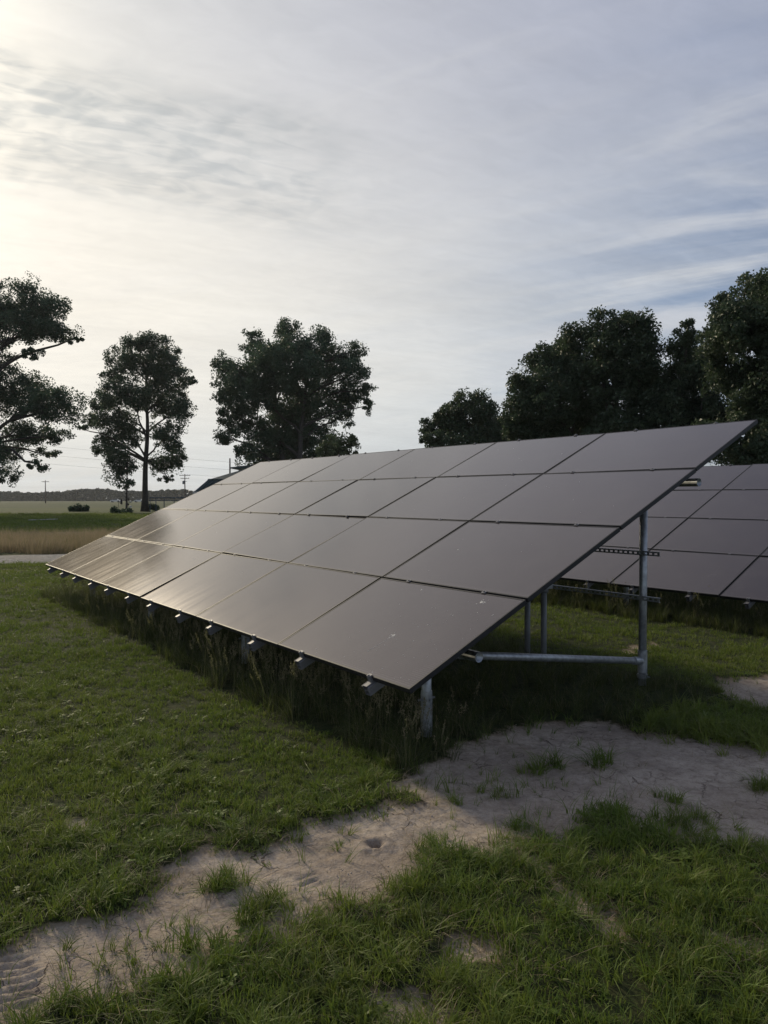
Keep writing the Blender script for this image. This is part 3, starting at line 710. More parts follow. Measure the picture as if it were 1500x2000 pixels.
def proto_collection(name, meshes):
    c = bpy.data.collections.new(name)
    for i, m_ in enumerate(meshes): c.objects.link(bpy.data.objects.new('%s_%02d' % (name, i), m_))
    return c
def scatter(name, label, cat, coll, nvar, P, rot, scl, tiltm=0.25):
    me = bpy.data.meshes.new(name); n = len(P); me.vertices.add(n); me.vertices.foreach_set('co', P.astype(np.float32).ravel())
    r = np.stack([rng.normal(0, tiltm, n), rng.normal(0, tiltm, n), rot], -1).astype(np.float32)
    for nm, ty, v in (('rot', 'FLOAT_VECTOR', r.ravel()), ('scl', 'FLOAT', scl.astype(np.float32)), ('var', 'INT', rng.integers(0, nvar, n).astype(np.int32))):
        at = me.attributes.new(nm, ty, 'POINT'); at.data.foreach_set('vector' if ty == 'FLOAT_VECTOR' else 'value', v)
    o = link(bpy.data.objects.new(name, me)); tag(o, label, cat, kind='stuff')
    ng = bpy.data.node_groups.new(name + '_scatter', 'GeometryNodeTree')
    ng.interface.new_socket('Geometry', in_out='INPUT', socket_type='NodeSocketGeometry'); ng.interface.new_socket('Geometry', in_out='OUTPUT', socket_type='NodeSocketGeometry')
    N = ng.nodes; L = ng.links; gi = N.new('NodeGroupInput'); go = N.new('NodeGroupOutput')
    ci = N.new('GeometryNodeCollectionInfo'); ci.inputs['Collection'].default_value = coll; ci.inputs['Separate Children'].default_value = True; ci.inputs['Reset Children'].default_value = True
    ip = N.new('GeometryNodeInstanceOnPoints'); ip.inputs['Pick Instance'].default_value = True
    def attr(nm, ty):
        q = N.new('GeometryNodeInputNamedAttribute'); q.data_type = ty; q.inputs['Name'].default_value = nm; return q.outputs[0]
    L.new(gi.outputs[0], ip.inputs['Points']); L.new(ci.outputs[0], ip.inputs['Instance']); L.new(attr('var', 'INT'), ip.inputs['Instance Index'])
    er = N.new('FunctionNodeEulerToRotation'); L.new(attr('rot', 'FLOAT_VECTOR'), er.inputs[0]); L.new(er.outputs[0], ip.inputs['Rotation'])
    L.new(attr('scl', 'FLOAT'), ip.inputs['Scale']); L.new(ip.outputs[0], go.inputs[0])
    mo = o.modifiers.new('scatter', 'NODES'); mo.node_group = ng
    return o

def sample(d0, d1, dens):
    """random ground points in the strip of land the camera side-steps could see"""
    hw = 0.58 * d1 + 1.6; n = int(dens * 2 * hw * (d1 - d0)); X = rng.uniform(-hw, hw, n); Y = rng.uniform(d0, d1, n)
    k = np.abs(X) < 0.58 * Y + 1.6; return X[k], Y[k]
def zpts(X, Y): return height(X, Y) + soil_relief(X, Y, dirt_w(X, Y) * (np.hypot(X, Y) < 14)) if len(X) else X
def under_array(X, Y):
    u, n = to_un(X, Y); j = (vnoise(X * 2.2, Y * 2.2, 61) - 0.5) * 0.35
    a1 = (u > -0.06 + j) & (u < 10.6) & (n > -0.02 + j * 0.7) & (n < 3.55 + j)
    a2 = (u > -0.1 + j) & (u < 10.6) & (n > 6.35 + j * 0.7) & (n < 10.3 + j)
    return a1 | a2

lawn_protos = proto_collection('lawn_tuft', [tuft_mesh('lawn_tuft', M['lawn'], 20, .020, .042, .042, .0042, .6, 3, .025) for _ in range(6)])
edge_protos = proto_collection('edge_tuft', [tuft_mesh('edge_tuft', M['lawn'], 30, .06, .125, .035, .0046, .95, 4, .06) for _ in range(5)])
tall_protos = proto_collection('tall_tuft', [tuft_mesh('tall_tuft', M['tallgrass'], 26, .18, .46, .07, .0050, .55, 5, .07, 1.3) for _ in range(6)])
seed_protos = proto_collection('seed_stalk', [seed_mesh('seed_stalk', M['tallgrass'], 5) for _ in range(5)])
dry_protos = proto_collection('dry_tuft', [tuft_mesh('dry_tuft', M['drygrass'], 34, .30, .75, .16, .009, .28, 4, .18, 1.0) for _ in range(5)])
sprig_protos = proto_collection('sprig', [tuft_mesh('sprig', M['lawn'], 8, .05, .15, .022, .0044, .6, 4, .12) for _ in range(5)])
far_protos = proto_collection('far_tuft', [tuft_mesh('far_tuft', M['lawn'], 24, .035, .065, .14, .009, .7, 2, .06) for _ in range(4)])

def lawn_zone(X, Y):
    sdv = dirt_sd(X, Y); lo, hi = LANE(X)
    semi = np.full(X.shape, -9.0)
    for i_ in SEMI: semi = np.maximum(semi, poly_sd(DIRT[i_], X, Y))
    keep = (semi > -0.05) & (rng.random(X.shape) < 0.20)
    feather = (sdv < 0.10) & (rng.random(X.shape) < 0.30)
    return ((sdv < 0.0) | keep | feather) & ~under_array(X, Y) & (Y < lo - 0.1), sdv
LP = []; LS = []; EP = []; ES = []
for d0, d1, dens, sc_ in ((1.9, 5.0, 620, 1.0), (5.0, 8.5, 330, 1.1), (8.5, 13.0, 120, 1.35)):
    X, Y = sample(d0, d1, dens); k, sdv = lawn_zone(X, Y)
    patch = vnoise(X * 1.1, Y * 1.1, 71); thin = (Y < 4.0) & (X > -0.3)          # the foreground turf is patchy
    k &= ~(thin & (patch < 0.36) & (rng.random(len(X)) < 0.75))
    X, Y, sdv, patch = X[k], Y[k], sdv[k], patch[k]
    LP.append(np.stack([X, Y, zpts(X, Y)], -1)); LS.append(sc_ * rng.uniform(.75, 1.25, len(X)) * (0.55 + 0.95 * vnoise(X * 3.2, Y * 3.2, 77)))
P = np.concatenate(LP); Sx = np.concatenate(LS)
scatter('lawn_grass', 'short mown green lawn grass around the solar arrays', 'grass', lawn_protos, 6, P, rng.uniform(0, 6.28, len(P)), Sx)
# fuller tufts along the soil edge and across the foreground turf
X, Y = sample(1.9, 7.0, 260); k, sdv = lawn_zone(X, Y); pt = vnoise(X * 1.6, Y * 1.6, 91)
edge = np.exp(-((sdv + 0.10) / 0.13) ** 2) * 0.55; fore = np.where((Y < 4.4) & (X > -0.8), sstep(pt, 0.42, 0.62) * 0.75, sstep(pt, 0.55, 0.75) * 0.25)
k &= rng.random(len(X)) < np.maximum(edge, fore); X, Y = X[k], Y[k]
EPs = [np.stack([X, Y, zpts(X, Y)], -1)]; ESs = [rng.uniform(.6, 1.15, len(X))]
for (px, py, r, n, s) in ((425, 1725, .05, 14, .9), (510, 1765, .06, 16, .95), (840, 1650, .07, 10, .7), (1295, 1600, .10, 10, .95), (1020, 1612, .05, 6, .7), (785, 1728, .04, 7, .8), (1420, 1612, .12, 10, .8),
                          (1490, 1530, .06, 8, 1.0), (1020, 1668, .08, 12, .8), (905, 1690, .12, 18, .85), (1305, 1560, .04, 4, .9), (1180, 1490, .06, 5, 1.3), (1045, 1500, .04, 4, 1.2), (1090, 1490, .03, 4, 1.1),
                          (660, 1650, .02, 2, .6), (1100, 1690, .05, 7, .7), (300, 1850, .10, 9, .7), (890, 1562, .03, 3, .7), (965, 1545, .05, 4, .8), (1420, 1430, .20, 40, 1.3), (1330, 1415, .25, 40, 1.3), (1480, 1435, .15, 26, 1.2)):
    g = G(px, py); X = g.x + rng.normal(0, r, n); Y = g.y + rng.normal(0, r, n); EPs.append(np.stack([X, Y, zpts(X, Y)], -1)); ESs.append(s * rng.uniform(.75, 1.2, n))
P = np.concatenate(EPs); scatter('edge_grass', 'fuller tufts of grass along the bare soil edge', 'grass', edge_protos, 5, P, rng.uniform(0, 6.28, len(P)), np.concatenate(ESs))
# sprigs on the soil
X, Y = sample(2.0, 7.5, 70); sdv = dirt_sd(X, Y); pt = vnoise(X * 1.4, Y * 1.4, 95); k = (sdv > -0.05) & (rng.random(len(X)) < sstep(pt, 0.30, 0.66) * 0.8); X, Y = X[k], Y[k]
scatter('soil_sprigs', 'thin grass sprigs growing in the bare soil', 'grass', sprig_protos, 5, np.stack([X, Y, zpts(X, Y)], -1), rng.uniform(0, 6.28, len(X)), rng.uniform(.5, 1.2, len(X)))
# clods and pebbles on the soil
def clod_mesh(name, m):
    import bmesh
    bm = bmesh.new(); bmesh.ops.create_icosphere(bm, subdivisions=1, radius=0.006)
    for v in bm.verts: v.co *= random.uniform(.65, 1.3); v.co.z *= .65
    me = bpy.data.meshes.new(name); bm.to_mesh(me); bm.free(); me.materials.append(m); return me
M['clod'] = plain('dry_clod', (0.44, 0.38, 0.32), 0.95, 0, 0.3, 40)
clod_protos = proto_collection('clod', [clod_mesh('clod', M['clod']) for _ in range(6)])
X, Y = sample(2.0, 7.0, 650); sdv = dirt_sd(X, Y); k = (sdv > -0.02) & (rng.random(len(X)) < sstep(vnoise(X * 2.3, Y * 2.3, 120), 0.38, 0.72)); X, Y = X[k], Y[k]
scatter('soil_clods', 'dry soil crumbs and small clods strewn over the bare soil', 'soil', clod_protos, 6, np.stack([X, Y, zpts(X, Y) + .001], -1), rng.uniform(0, 6.28, len(X)), np.exp(rng.normal(-1.0, .5, len(X))), 0.5)
# low broadleaf weeds in the turf
def weed_mesh(name, m):
    V = []; Fs = []; T = []
    for k in range(11):
        a = k * 2.4 + random.gauss(0, .25); L = random.uniform(.025, .06); w = L * random.uniform(.22, .34); el = random.uniform(.15, .8); d = Vector((math.cos(a) * math.cos(el), math.sin(a) * math.cos(el), math.sin(el))); sd_ = Vector((-math.sin(a), math.cos(a), 0)); b = len(V)
        for q, ww in ((.08, .2), (.35, .85), (.65, 1.0), (.88, .55)):
            c = d * L * q - Vector((0, 0, L * .35 * q * q * q)); V += [tuple(c - sd_ * w * ww * .5 + Vector((0, 0, w * .12))), tuple(c + sd_ * w * ww * .5 + Vector((0, 0, w * .12)))]
        V.append(tuple(d * L - Vector((0, 0, L * .35)))); Fs += [(b, b + 1, b + 3, b + 2), (b + 2, b + 3, b + 5, b + 4), (b + 4, b + 5, b + 7, b + 6), (b + 6, b + 7, b + 8)]; T += [random.random() * .15] * 9
    me = bpy.data.meshes.new(name); me.from_pydata(V, [], Fs); me.materials.append(m); at = me.attributes.new('tint', 'FLOAT', 'POINT'); at.data.foreach_set('value', np.array(T, np.float32)); return me
weed_protos = proto_collection('weed', [weed_mesh('weed', M['lawn']) for _ in range(5)])
X, Y = sample(1.9, 7.5, 34); k, sdv = lawn_zone(X, Y); k &= rng.random(len(X)) < sstep(vnoise(X * 1.7, Y * 1.7, 131), 0.42, 0.68); X, Y = X[k], Y[k]
scatter('broadleaf_weeds', 'low broadleaf weeds mixed into the lawn', 'weeds', weed_protos, 5, np.stack([X, Y, zpts(X, Y) + .012], -1), rng.uniform(0, 6.28, len(X)), rng.uniform(.7, 1.25, len(X)), 0.15)
# dead blades lying on the soil and in the worn turf
litter_protos = proto_collection('litter', [tuft_mesh('litter', M['drygrass'], 9, .03, .085, .05, .0026, 2.6, 3, .1, .3) for _ in range(5)])
X, Y = sample(1.9, 6.8, 150); sdv = dirt_sd(X, Y); k = (sdv > -0.35) & (rng.random(len(X)) < (0.10 + 0.75 * np.exp(-((sdv + .02) / .12) ** 2))); k &= ~under_array(X, Y); X, Y = X[k], Y[k]
scatter('dead_grass', 'dead tan grass blades lying along the soil edges', 'grass', litter_protos, 5, np.stack([X, Y, zpts(X, Y) + .004], -1), rng.uniform(0, 6.28, len(X)), rng.uniform(.6, 1.2, len(X)), 0.1)
# long grass beneath the arrays
X, Y = sample(4.0, 15.5, 110); k = under_array(X, Y) & (dirt_sd(X, Y) < 0.05); X, Y = X[k], Y[k]; u, n = to_un(X, Y)
front = np.exp(-(np.where(n > 5.5, n - 6.5, n) / 0.35) ** 2); s = rng.uniform(.45, .95, len(X)) * (0.66 + 0.22 * front)
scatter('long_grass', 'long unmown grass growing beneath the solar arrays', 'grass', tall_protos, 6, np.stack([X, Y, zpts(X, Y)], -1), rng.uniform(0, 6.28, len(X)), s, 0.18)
X, Y = sample(4.0, 15.5, 34); k = under_array(X, Y); u, n = to_un(X, Y); nn_ = np.where(n > 5.5, n - 6.5, n)
k &= (nn_ < 0.75) & (rng.random(len(X)) < 0.6) & (vnoise(X * 1.3, Y * 1.3, 99) > 0.38); X, Y = X[k], Y[k]
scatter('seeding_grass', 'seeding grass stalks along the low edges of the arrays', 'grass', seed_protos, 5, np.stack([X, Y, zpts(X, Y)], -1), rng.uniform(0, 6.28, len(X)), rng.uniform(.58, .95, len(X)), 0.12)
# farther lawn
LP = []; LS = []
for d0, d1, dens, s0 in ((13.0, 21.5, 60, 1.1), (36.0, 75.0, 5, 2.4)):
    X, Y = sample(d0, d1, dens); lo, hi = LANE(X); k = ~under_array(X, Y)
    if d0 < 20: k &= (Y < lo - 0.05)
    k &= ~((Y > 20) & (X > 6 + .1 * Y)); X, Y = X[k], Y[k]; LP.append(np.stack([X, Y, zpts(X, Y)], -1)); LS.append(s0 * rng.uniform(.8, 1.25, len(X)))
P = np.concatenate(LP); scatter('far_lawn_grass', 'mown lawn farther off beyond the arrays', 'grass', far_protos, 4, P, rng.uniform(0, 6.28, len(P)), np.concatenate(LS))
# dry grass strip beyond the lane
X = rng.uniform(-34, 8, 9000); lo, hi = LANE(X); Y = hi + 0.1 + rng.random(len(X)) ** 1.1 * 9.0
k = (vnoise(X * .45, Y * .45, 13) > 0.15); X, Y = X[k], Y[k]
scatter('dry_grass', 'strip of tall tan dry grass beyond the gravel lane', 'grass', dry_protos, 5, np.stack([X, Y, zpts(X, Y)], -1), rng.uniform(0, 6.28, len(X)), rng.uniform(.55, 1.0, len(X)), 0.15)

# ------------------------------------------------------------------ trees
def leaves(C, Rr, n_each, size, m, name, flat=0.0, aspect=0.6):
    """C cluster centres (k,3), Rr cluster radii (k,3) -> diamond leaves"""
    k = len(C); idx = np.repeat(np.arange(k), n_each); n = len(idx)
    v = rng.normal(0, 1, (n, 3)); v /= np.linalg.norm(v, axis=1)[:, None]; v *= (rng.random(n) ** 0.45)[:, None]
    P = C[idx] + v * Rr[idx]
    nrm = rng.normal(0, 1, (n, 3)); nrm[:, 2] += flat; nrm /= np.linalg.norm(nrm, axis=1)[:, None]
    a = np.cross(nrm, rng.normal(0, 1, (n, 3))); a /= np.linalg.norm(a, axis=1)[:, None] + 1e-9; b = np.cross(nrm, a)
    s = (size * rng.uniform(.45, 1.55, n))[:, None]
    bend = nrm * s * 0.18
    V = np.stack([P - a * s * .5, P + b * s * aspect * .5 + bend, P + a * s * .5, P - b * s * aspect * .5 + bend], 1).reshape(-1, 3)
    me = mesh_np(name, V, np.arange(n * 4).reshape(-1, 4), m); return me

def make_tree(base_px, depth, lobes, label, trunk_r, lean_top, leaf, dens=1.0, name='shade_tree', clus_r=0.55, per=46, mleaf=None, fork=0.45, stems=1, group='trees around the site', base_z=None, droop=0.0, limbvis=1.0):
    """lobes in photo pixels (x, y, rx, ry) at the tree's depth; trunk from base_px to lean_top (pixel)"""
    mleaf = mleaf or M['leaf']; ppm = F_PX / depth
    B = AT(base_px[0], base_px[1], depth); B.z = gz(B.x, B.y) if base_z is None else base_z
    T = AT(lean_top[0], lean_top[1], depth)
    cx = np.mean([l[0] for l in lobes]); Rx = max(abs(l[0] - cx) + l[2] for l in lobes)
    root = empty(name, B); tag(root, label, 'tree', group)
    tb = MB(); C = []; RR = []
    def trunk_pt(s, j=0):
        p = B.lerp(T, s); off = Vector((math.sin(j * 2.4), math.cos(j * 2.4), 0)) * trunk_r * 1.1 * (stems > 1) * (0.7 + 4.0 * s)
        return p + off
    for j in range(stems):
        rr = trunk_r * (1.0 if stems == 1 else 0.68)
        pts = []; rad = []
        for i in range(13):
            s = i / 12; w = Vector((mnoise.noise((s * 3, j * 5, depth)), mnoise.noise((s * 3 + 9, j * 5, depth)), 0)) * trunk_r * 0.9 * min(1, s * 3)
            pts.append(trunk_pt(s, j) + w - Vector((0, 0, 0.25 if i == 0 else 0))); rad.append(rr * ((1.0 - 0.82 * s) + 0.55 * math.exp(-s * 26)))
        tb.tube(pts, rad, 10)
    for li, (lx, ly, rx, ry) in enumerate(lobes):
        q = max(0.0, 1 - ((lx - cx) / (Rx + 1)) ** 2) ** 0.5
        dd = random.uniform(-0.75, 0.75) * q * Rx / ppm * 0.62
        c = AT(lx, ly, depth); c = c + Vector((0, dd, 0)) * 1.0
        c = Vector((c.x * (1 + dd / depth), c.y, CAM_H + (c.z - CAM_H) * (1 + dd / depth)))
        ax, az = rx / ppm, ry / ppm; ay = min((ax + az) / 2 * 1.15, Rx / ppm * 0.7)
        # limb
        s0 = min(0.97, max(fork, 1 - (max(0, c.z - B.z) and (T.z - c.z) / max(T.z - B.z, .1)) - random.uniform(.10, .25)))
        j = li % stems; p0 = trunk_pt(s0, j); mid = p0.lerp(c, 0.5) + Vector((0, 0, (c - p0).length * (0.10 - droop)))
        L = (c - p0).length; r0 = max(0.03, min(trunk_r * 0.42, 0.018 * L + 0.03)) * limbvis
        pts = []
        for i in range(7):
            q_ = i / 6; p = p0.lerp(mid, q_).lerp(mid.lerp(c, q_), q_); pts.append(p + Vector([mnoise.noise((q_ * 4 + li, li * 3.3, k)) for k in range(3)]) * L * 0.05)
        tb.tube(pts, [r0 * (1 - .75 * i / 6) for i in range(7)], 6, caps=False)
        vol = ax * ay * az * 4.19; ncl = max(5, int(dens * 3.3 * vol ** 0.74 / clus_r ** 2.0))
        v = rng.normal(0, 1, (ncl, 3)); v /= np.linalg.norm(v, axis=1)[:, None]; v *= (rng.random(ncl) ** 0.36)[:, None]
        v *= np.where(rng.random(ncl) < .16, rng.uniform(1.05, 1.4, ncl), 1.0)[:, None]
        pts_c = np.array(c) + v * np.array([ax, ay, az]) * 1.04
        C.append(pts_c)
        rr_ = clus_r * rng.uniform(.55, 1.25, ncl) * min(1.0, max(0.45, min(ax, az) / (clus_r * 1.6)))
        RR.append(np.stack([rr_ * rng.uniform(.8, 1.4, ncl), rr_ * rng.uniform(.8, 1.4, ncl), rr_ * rng.uniform(.7, 1.15, ncl)], -1))
        for k in range(0, ncl, 3):
            e_ = Vector(pts_c[k]); st = pts[random.choice((3, 4, 5, 6))]; md = st.lerp(e_, .5) + Vector((0, 0, (e_ - st).length * .08))
            tb.tube([st, md, e_], [r0 * .28, r0 * .16, r0 * .06], 4, caps=False)
    C = np.concatenate(C); RR = np.concatenate(RR)
    me = leaves(C, RR, int(per * 1.7), leaf * 0.66, mleaf, 'crown')
    inv = Matrix.Translation(-B)
    me.transform(inv); cr = link(bpy.data.objects.new('crown', me), root); cr['kind'] = 'stuff'
    tr = tb.build('trunk', M['bark'], root, True); tr.data.transform(inv)
    return root

make_tree((-70, 1000), 74, [(-150, 600, 110, 80), (-250, 620, 110, 90), (-50, 605, 60, 50), (30, 600, 66, 46), (100, 600, 32, 22), (60, 640, 60, 26), (110, 645, 36, 20), (143, 662, 15, 9), (-10, 680, 40, 36), (60, 690, 24, 10),
    (20, 765, 78, 52), (100, 795, 52, 32), (-130, 760, 100, 80), (60, 845, 60, 22), (115, 850, 22, 12), (92, 885, 24, 12), (78, 908, 20, 10), (10, 880, 32, 28), (15, 930, 18, 18), (-60, 890, 60, 50), (-160, 880, 80, 60), (-230, 700, 80, 90)],
    'broad oak like tree with tiered branches, cut by the frame edge beside the field', 0.62, (-60, 600), 0.30, 0.85, clus_r=0.75, per=44, fork=.3)
make_tree((283, 998), 88, [(300, 672, 32, 20), (264, 668, 24, 16), (335, 692, 20, 16), (236, 700, 30, 20), (290, 712, 52, 26), (330, 738, 42, 26), (366, 742, 18, 9), (226, 734, 22, 14), (246, 770, 52, 30), (320, 780, 46, 32),
    (205, 790, 28, 14), (182, 818, 24, 12), (158, 834, 12, 6), (228, 825, 40, 22), (352, 800, 20, 22), (332, 850, 26, 32), (212, 868, 30, 20), (192, 880, 10, 10), (322, 905, 30, 20), (348, 890, 14, 20), (330, 935, 14, 8), (258, 850, 24, 22)],
    'tall lone tree with bare straight trunk standing in the far lawn', 0.37, (288, 690), 0.32, 0.85, clus_r=0.72, per=40, fork=.32)
make_tree((247, 990), 84, [(232, 890, 20, 18), (250, 905, 18, 18), (228, 925, 18, 16), (252, 938, 10, 10), (238, 948, 12, 9), (218, 905, 14, 14)],
    'slim young tree beside the tall trunk, above the bird feeders', 0.13, (249, 880), 0.30, 0.8, name='young_tree', clus_r=0.6, per=34, fork=.35)
make_tree((572, 1000), 80, [(560, 645, 24, 22), (578, 680, 40, 26), (634, 662, 20, 24), (498, 675, 22, 26), (520, 700, 34, 26), (694, 688, 18, 18), (438, 710, 20, 22), (460, 735, 36, 26), (560, 725, 66, 46), (645, 715, 44, 36), (485, 765, 56, 36),
    (690, 728, 28, 22), (708, 760, 18, 16), (716, 792, 10, 16), (600, 790, 76, 46), (440, 770, 16, 16), (462, 815, 36, 26), (678, 770, 22, 30), (446, 852, 22, 14), (525, 850, 60, 34), (595, 858, 62, 34), (480, 885, 26, 14), (676, 815, 14, 18), (545, 900, 70, 26)],
    'dense rounded multi stemmed tree behind the far array corner', 0.55, (575, 660), 0.32, 0.88, clus_r=0.72, per=46, stems=3, fork=.2)
make_tree((662, 985), 62, [(660, 868, 26, 18), (690, 862, 16, 10), (640, 880, 22, 14), (672, 888, 28, 12)], 'small pale green tree at the foot of the dense rounded tree', 0.12, (662, 880), 0.26, 1.0, name='small_tree', clus_r=0.5, per=40, mleaf=M['leaf_light'], fork=.3)
make_tree((900, 1010), 52, [(905, 795, 36, 26), (940, 800, 26, 26), (838, 832, 14, 22), (868, 812, 22, 18), (890, 835, 46, 28), (955, 838, 40, 34), (850, 858, 24, 14), (975, 862, 44, 36), (900, 872, 50, 26), (1000, 850, 26, 36)],
    'shorter tree peeping over the array top beside the tall row', 0.28, (905, 800), 0.24, 1.0, clus_r=0.5, per=50, mleaf=M['leaf_right'], fork=.25)
make_tree((1075, 1020), 36, [(1125, 660, 26, 26), (1095, 695, 34, 32), (1058, 715, 30, 34), (1025, 760, 28, 32), (1130, 735, 54, 54), (1065, 790, 60, 50), (1010, 825, 28, 36), (1140, 830, 66, 52), (1060, 860, 60, 40)],
    'tall leafy tree with stepped left outline behind the array top', 0.20, (1110, 690), 0.19, 1.0, clus_r=0.40, per=60, mleaf=M['leaf_right'], stems=2, fork=.2)
make_tree((1215, 1020), 34, [(1180, 635, 30, 26), (1235, 632, 30, 24), (1255, 660, 28, 30), (1195, 690, 46, 44), (1252, 720, 44, 46), (1210, 770, 66, 54), (1275, 775, 30, 50), (1220, 845, 80, 46)],
    'tallest round topped tree in the row behind the array', 0.20, (1215, 650), 0.19, 1.0, clus_r=0.40, per=60, mleaf=M['leaf_right'], stems=3, fork=.2)
make_tree((1345, 1020), 32, [(1345, 650, 20, 22), (1335, 690, 28, 34), (1365, 720, 34, 40), (1320, 745, 26, 40), (1360, 800, 50, 44), (1330, 850, 50, 40), (1400, 815, 40, 40), (1312, 800, 34, 44)],
    'narrow leafy tree squeezed between the tallest tree and the big dark one', 0.16, (1345, 660), 0.18, 1.0, clus_r=0.38, per=60, mleaf=M['leaf_right'], stems=2, fork=.2)
make_tree((1530, 1020), 27, [(1485, 565, 46, 30), (1420, 605, 34, 26), (1560, 560, 70, 50), (1455, 640, 60, 44), (1400, 670, 34, 40), (1540, 660, 90, 70), (1450, 730, 66, 40), (1620, 700, 90, 110), (1480, 790, 46, 46), (1560, 800, 90, 70), (1455, 870, 46, 54), (1540, 900, 80, 60), (1400, 860, 36, 36), (1640, 880, 80, 80)],
    'big dark spreading tree over the right end of the arrays', 0.30, (1540, 580), 0.17, 1.0, clus_r=0.36, per=64, mleaf=M['leaf_right'], stems=2, fork=.2)

# bushes in the lawn
def bush(px, py, lobes, label, depth):
    B = AT(px, py, depth); B.z = gz(B.x, B.y); ppm = F_PX / depth; root = empty('bush', B); tag(root, label, 'bush', 'bushes in the far lawn'); tb = MB(); C = []; RR = []
    for (lx, ly, rx, ry) in lobes:
        c = AT(lx, ly, depth); ax, az = rx / ppm, ry / ppm; n = int(10 + 22 * ax * az)
        v = rng.normal(0, 1, (n, 3)); v /= np.linalg.norm(v, axis=1)[:, None]; v *= (rng.random(n) ** .4)[:, None]
        p = np.array(c) + v * np.array([ax, ax * .9, az]); p[:, 2] = np.maximum(p[:, 2], B.z + .12); C.append(p); RR.append(np.full((n, 3), .30))
        for q in p[::4]: tb.tube([B, B.lerp(Vector(q), .5) + Vector((0, 0, .1)), q], [.05, .03, .01], 5, caps=False)
    me = leaves(np.concatenate(C), np.concatenate(RR), 40, .20, M['leaf'], 'foliage'); me.transform(Matrix.Translation(-B)); f = link(bpy.data.objects.new('foliage', me), root); f['kind'] = 'stuff'
    s = tb.build('stem', M['bark'], root); s.data.transform(Matrix.Translation(-B))
bush(153, 999, [(156, 992, 15, 7), (143, 995, 10, 4), (165, 994, 8, 5)], 'rounded low bush alone in the far lawn', 88)
bush(238, 1004, [(238, 1000, 17, 5), (222, 997, 6, 4), (250, 1000, 8, 5)], 'low flat bush beneath the bird feeders', 78)
bush(305, 995, [(305, 991, 8, 4), (298, 990, 5, 3)], 'small dark bush right of the tall bare trunk', 88)

# far wood on the horizon
def far_wood():
    X = []; depth = 640
    for px in np.arange(-700, 2300, 3.2):
        hh = (11 + 15 * vnoise(np.array([px * .012]), np.array([3.0]), 4)[0] ** 1.3 + 6 * vnoise(np.array([px * .06]), np.array([9.0]), 14)[0]) / F_PX * depth
        X.append((px + random.uniform(-2, 2), hh, depth + random.uniform(-25, 25)))
    C = []; RR = []
    for px, hh, d in X:
        c = AT(px, 970, d); z0 = float(ground_z(d)); n = 7
        for k in range(n):
            s = (k + random.random()) / n; w = (2.8 * (1 - s ** 2.5) + .5)
            C.append((c.x + random.uniform(-1, 1) * w, c.y + random.uniform(-2, 2), z0 - 0.6 + (hh + 0.6) * (.90 * s))); RR.append((1.9, 1.9, 1.0))
    me = leaves(np.array(C), np.array(RR), 120, 1.7, M['leaf_far'], 'far_wood')
    o = link(bpy.data.objects.new('far_wood', me)); tag(o, 'distant line of woodland along the horizon', 'woodland', kind='stuff')
far_wood()

# ------------------------------------------------------------------ utility poles and wires
def utility_pole(px, top, depth, arms, label, trans=False, lamp=False):
    T = AT(px, top, depth); z0 = gz(T.x, T.y); root = empty('utility_pole', (T.x, T.y, z0)); tag(root, label, 'utility pole', 'utility poles along the fields'); H = T.z - z0
    mb = MB(); mb.tube([(0, 0, -.3), (0, 0, H * .5), (0, 0, H)], [.17, .15, .11], 8); mb.build('pole', M['pole'], root, True); pts = []
    for (dz, half) in arms:
        m2 = MB(); m2.box((0, 0, H - dz), (half, .06, .07)); ar = m2.build('crossarm', M['pole'], root)
        for s in (-.92, -.45, .45, .92):
            m3 = MB(); m3.tube([(s * half, 0, H - dz + .07), (s * half, 0, H - dz + .14), (s * half, 0, H - dz + .24)], [.03, .06, .035], 6); m3.build('insulator', M['pvc'], ar)
            pts.append(Vector((T.x + s * half, T.y, z0 + H - dz + .24)))
    if trans:
        m2 = MB(); m2.tube([(-.38, 0, H - 2.6), (-.38, 0, H - 2.5), (-.38, 0, H - 1.75), (-.38, 0, H - 1.7)], [.2, .26, .26, .2], 12); m2.build('transformer', M['pvc'], root)
        m2 = MB(); m2.box((.25, 0, H - 1.9), (.3, .04, .04)); m2.build('bracket', M['black_metal'], root)
    if lamp:
        m2 = MB(); m2.tube([(0, 0, H - 1.6), (.6, 0, H - 1.5), (1.2, 0, H - 1.65)], [.04, .04, .05], 6); m2.box((1.35, 0, H - 1.68), (.25, .15, .07)); m2.build('lamp_arm', M['pvc'], root)
    return pts
p1 = utility_pole(88.5, 938, 225, [(.45, 1.1)], 'bare utility pole with one crossarm alone in the open field')
p2 = utility_pole(361, 926, 190, [(.35, 1.4), (1.1, 1.1)], 'utility pole with transformer right of the tall lone tree', True)
p3 = utility_pole(449, 895, 120, [], 'plain pole with lamp arm rising by the green roofed building', lamp=True)
def wire(A, B, sag, label):
    mb = MB(); pts = [A.lerp(B, i / 24) - Vector((0, 0, sag * 4 * (i / 24) * (1 - i / 24))) for i in range(25)]; mb.tube(pts, [.015] * 25, 4, caps=False)
    tag(mb.build('overhead_wire', M['wire'], None), label, 'wire', 'overhead wires')
for y0, y1, nm in ((838, 909, 'highest of three'), (858, 921, 'middle one of three'), (877, 934, 'lowest of three')):
    wire(AT(-200, y0, 125), AT(760, y1 + 14, 118), 0.7, nm + ' thin overhead wires strung across the sky behind the trees')

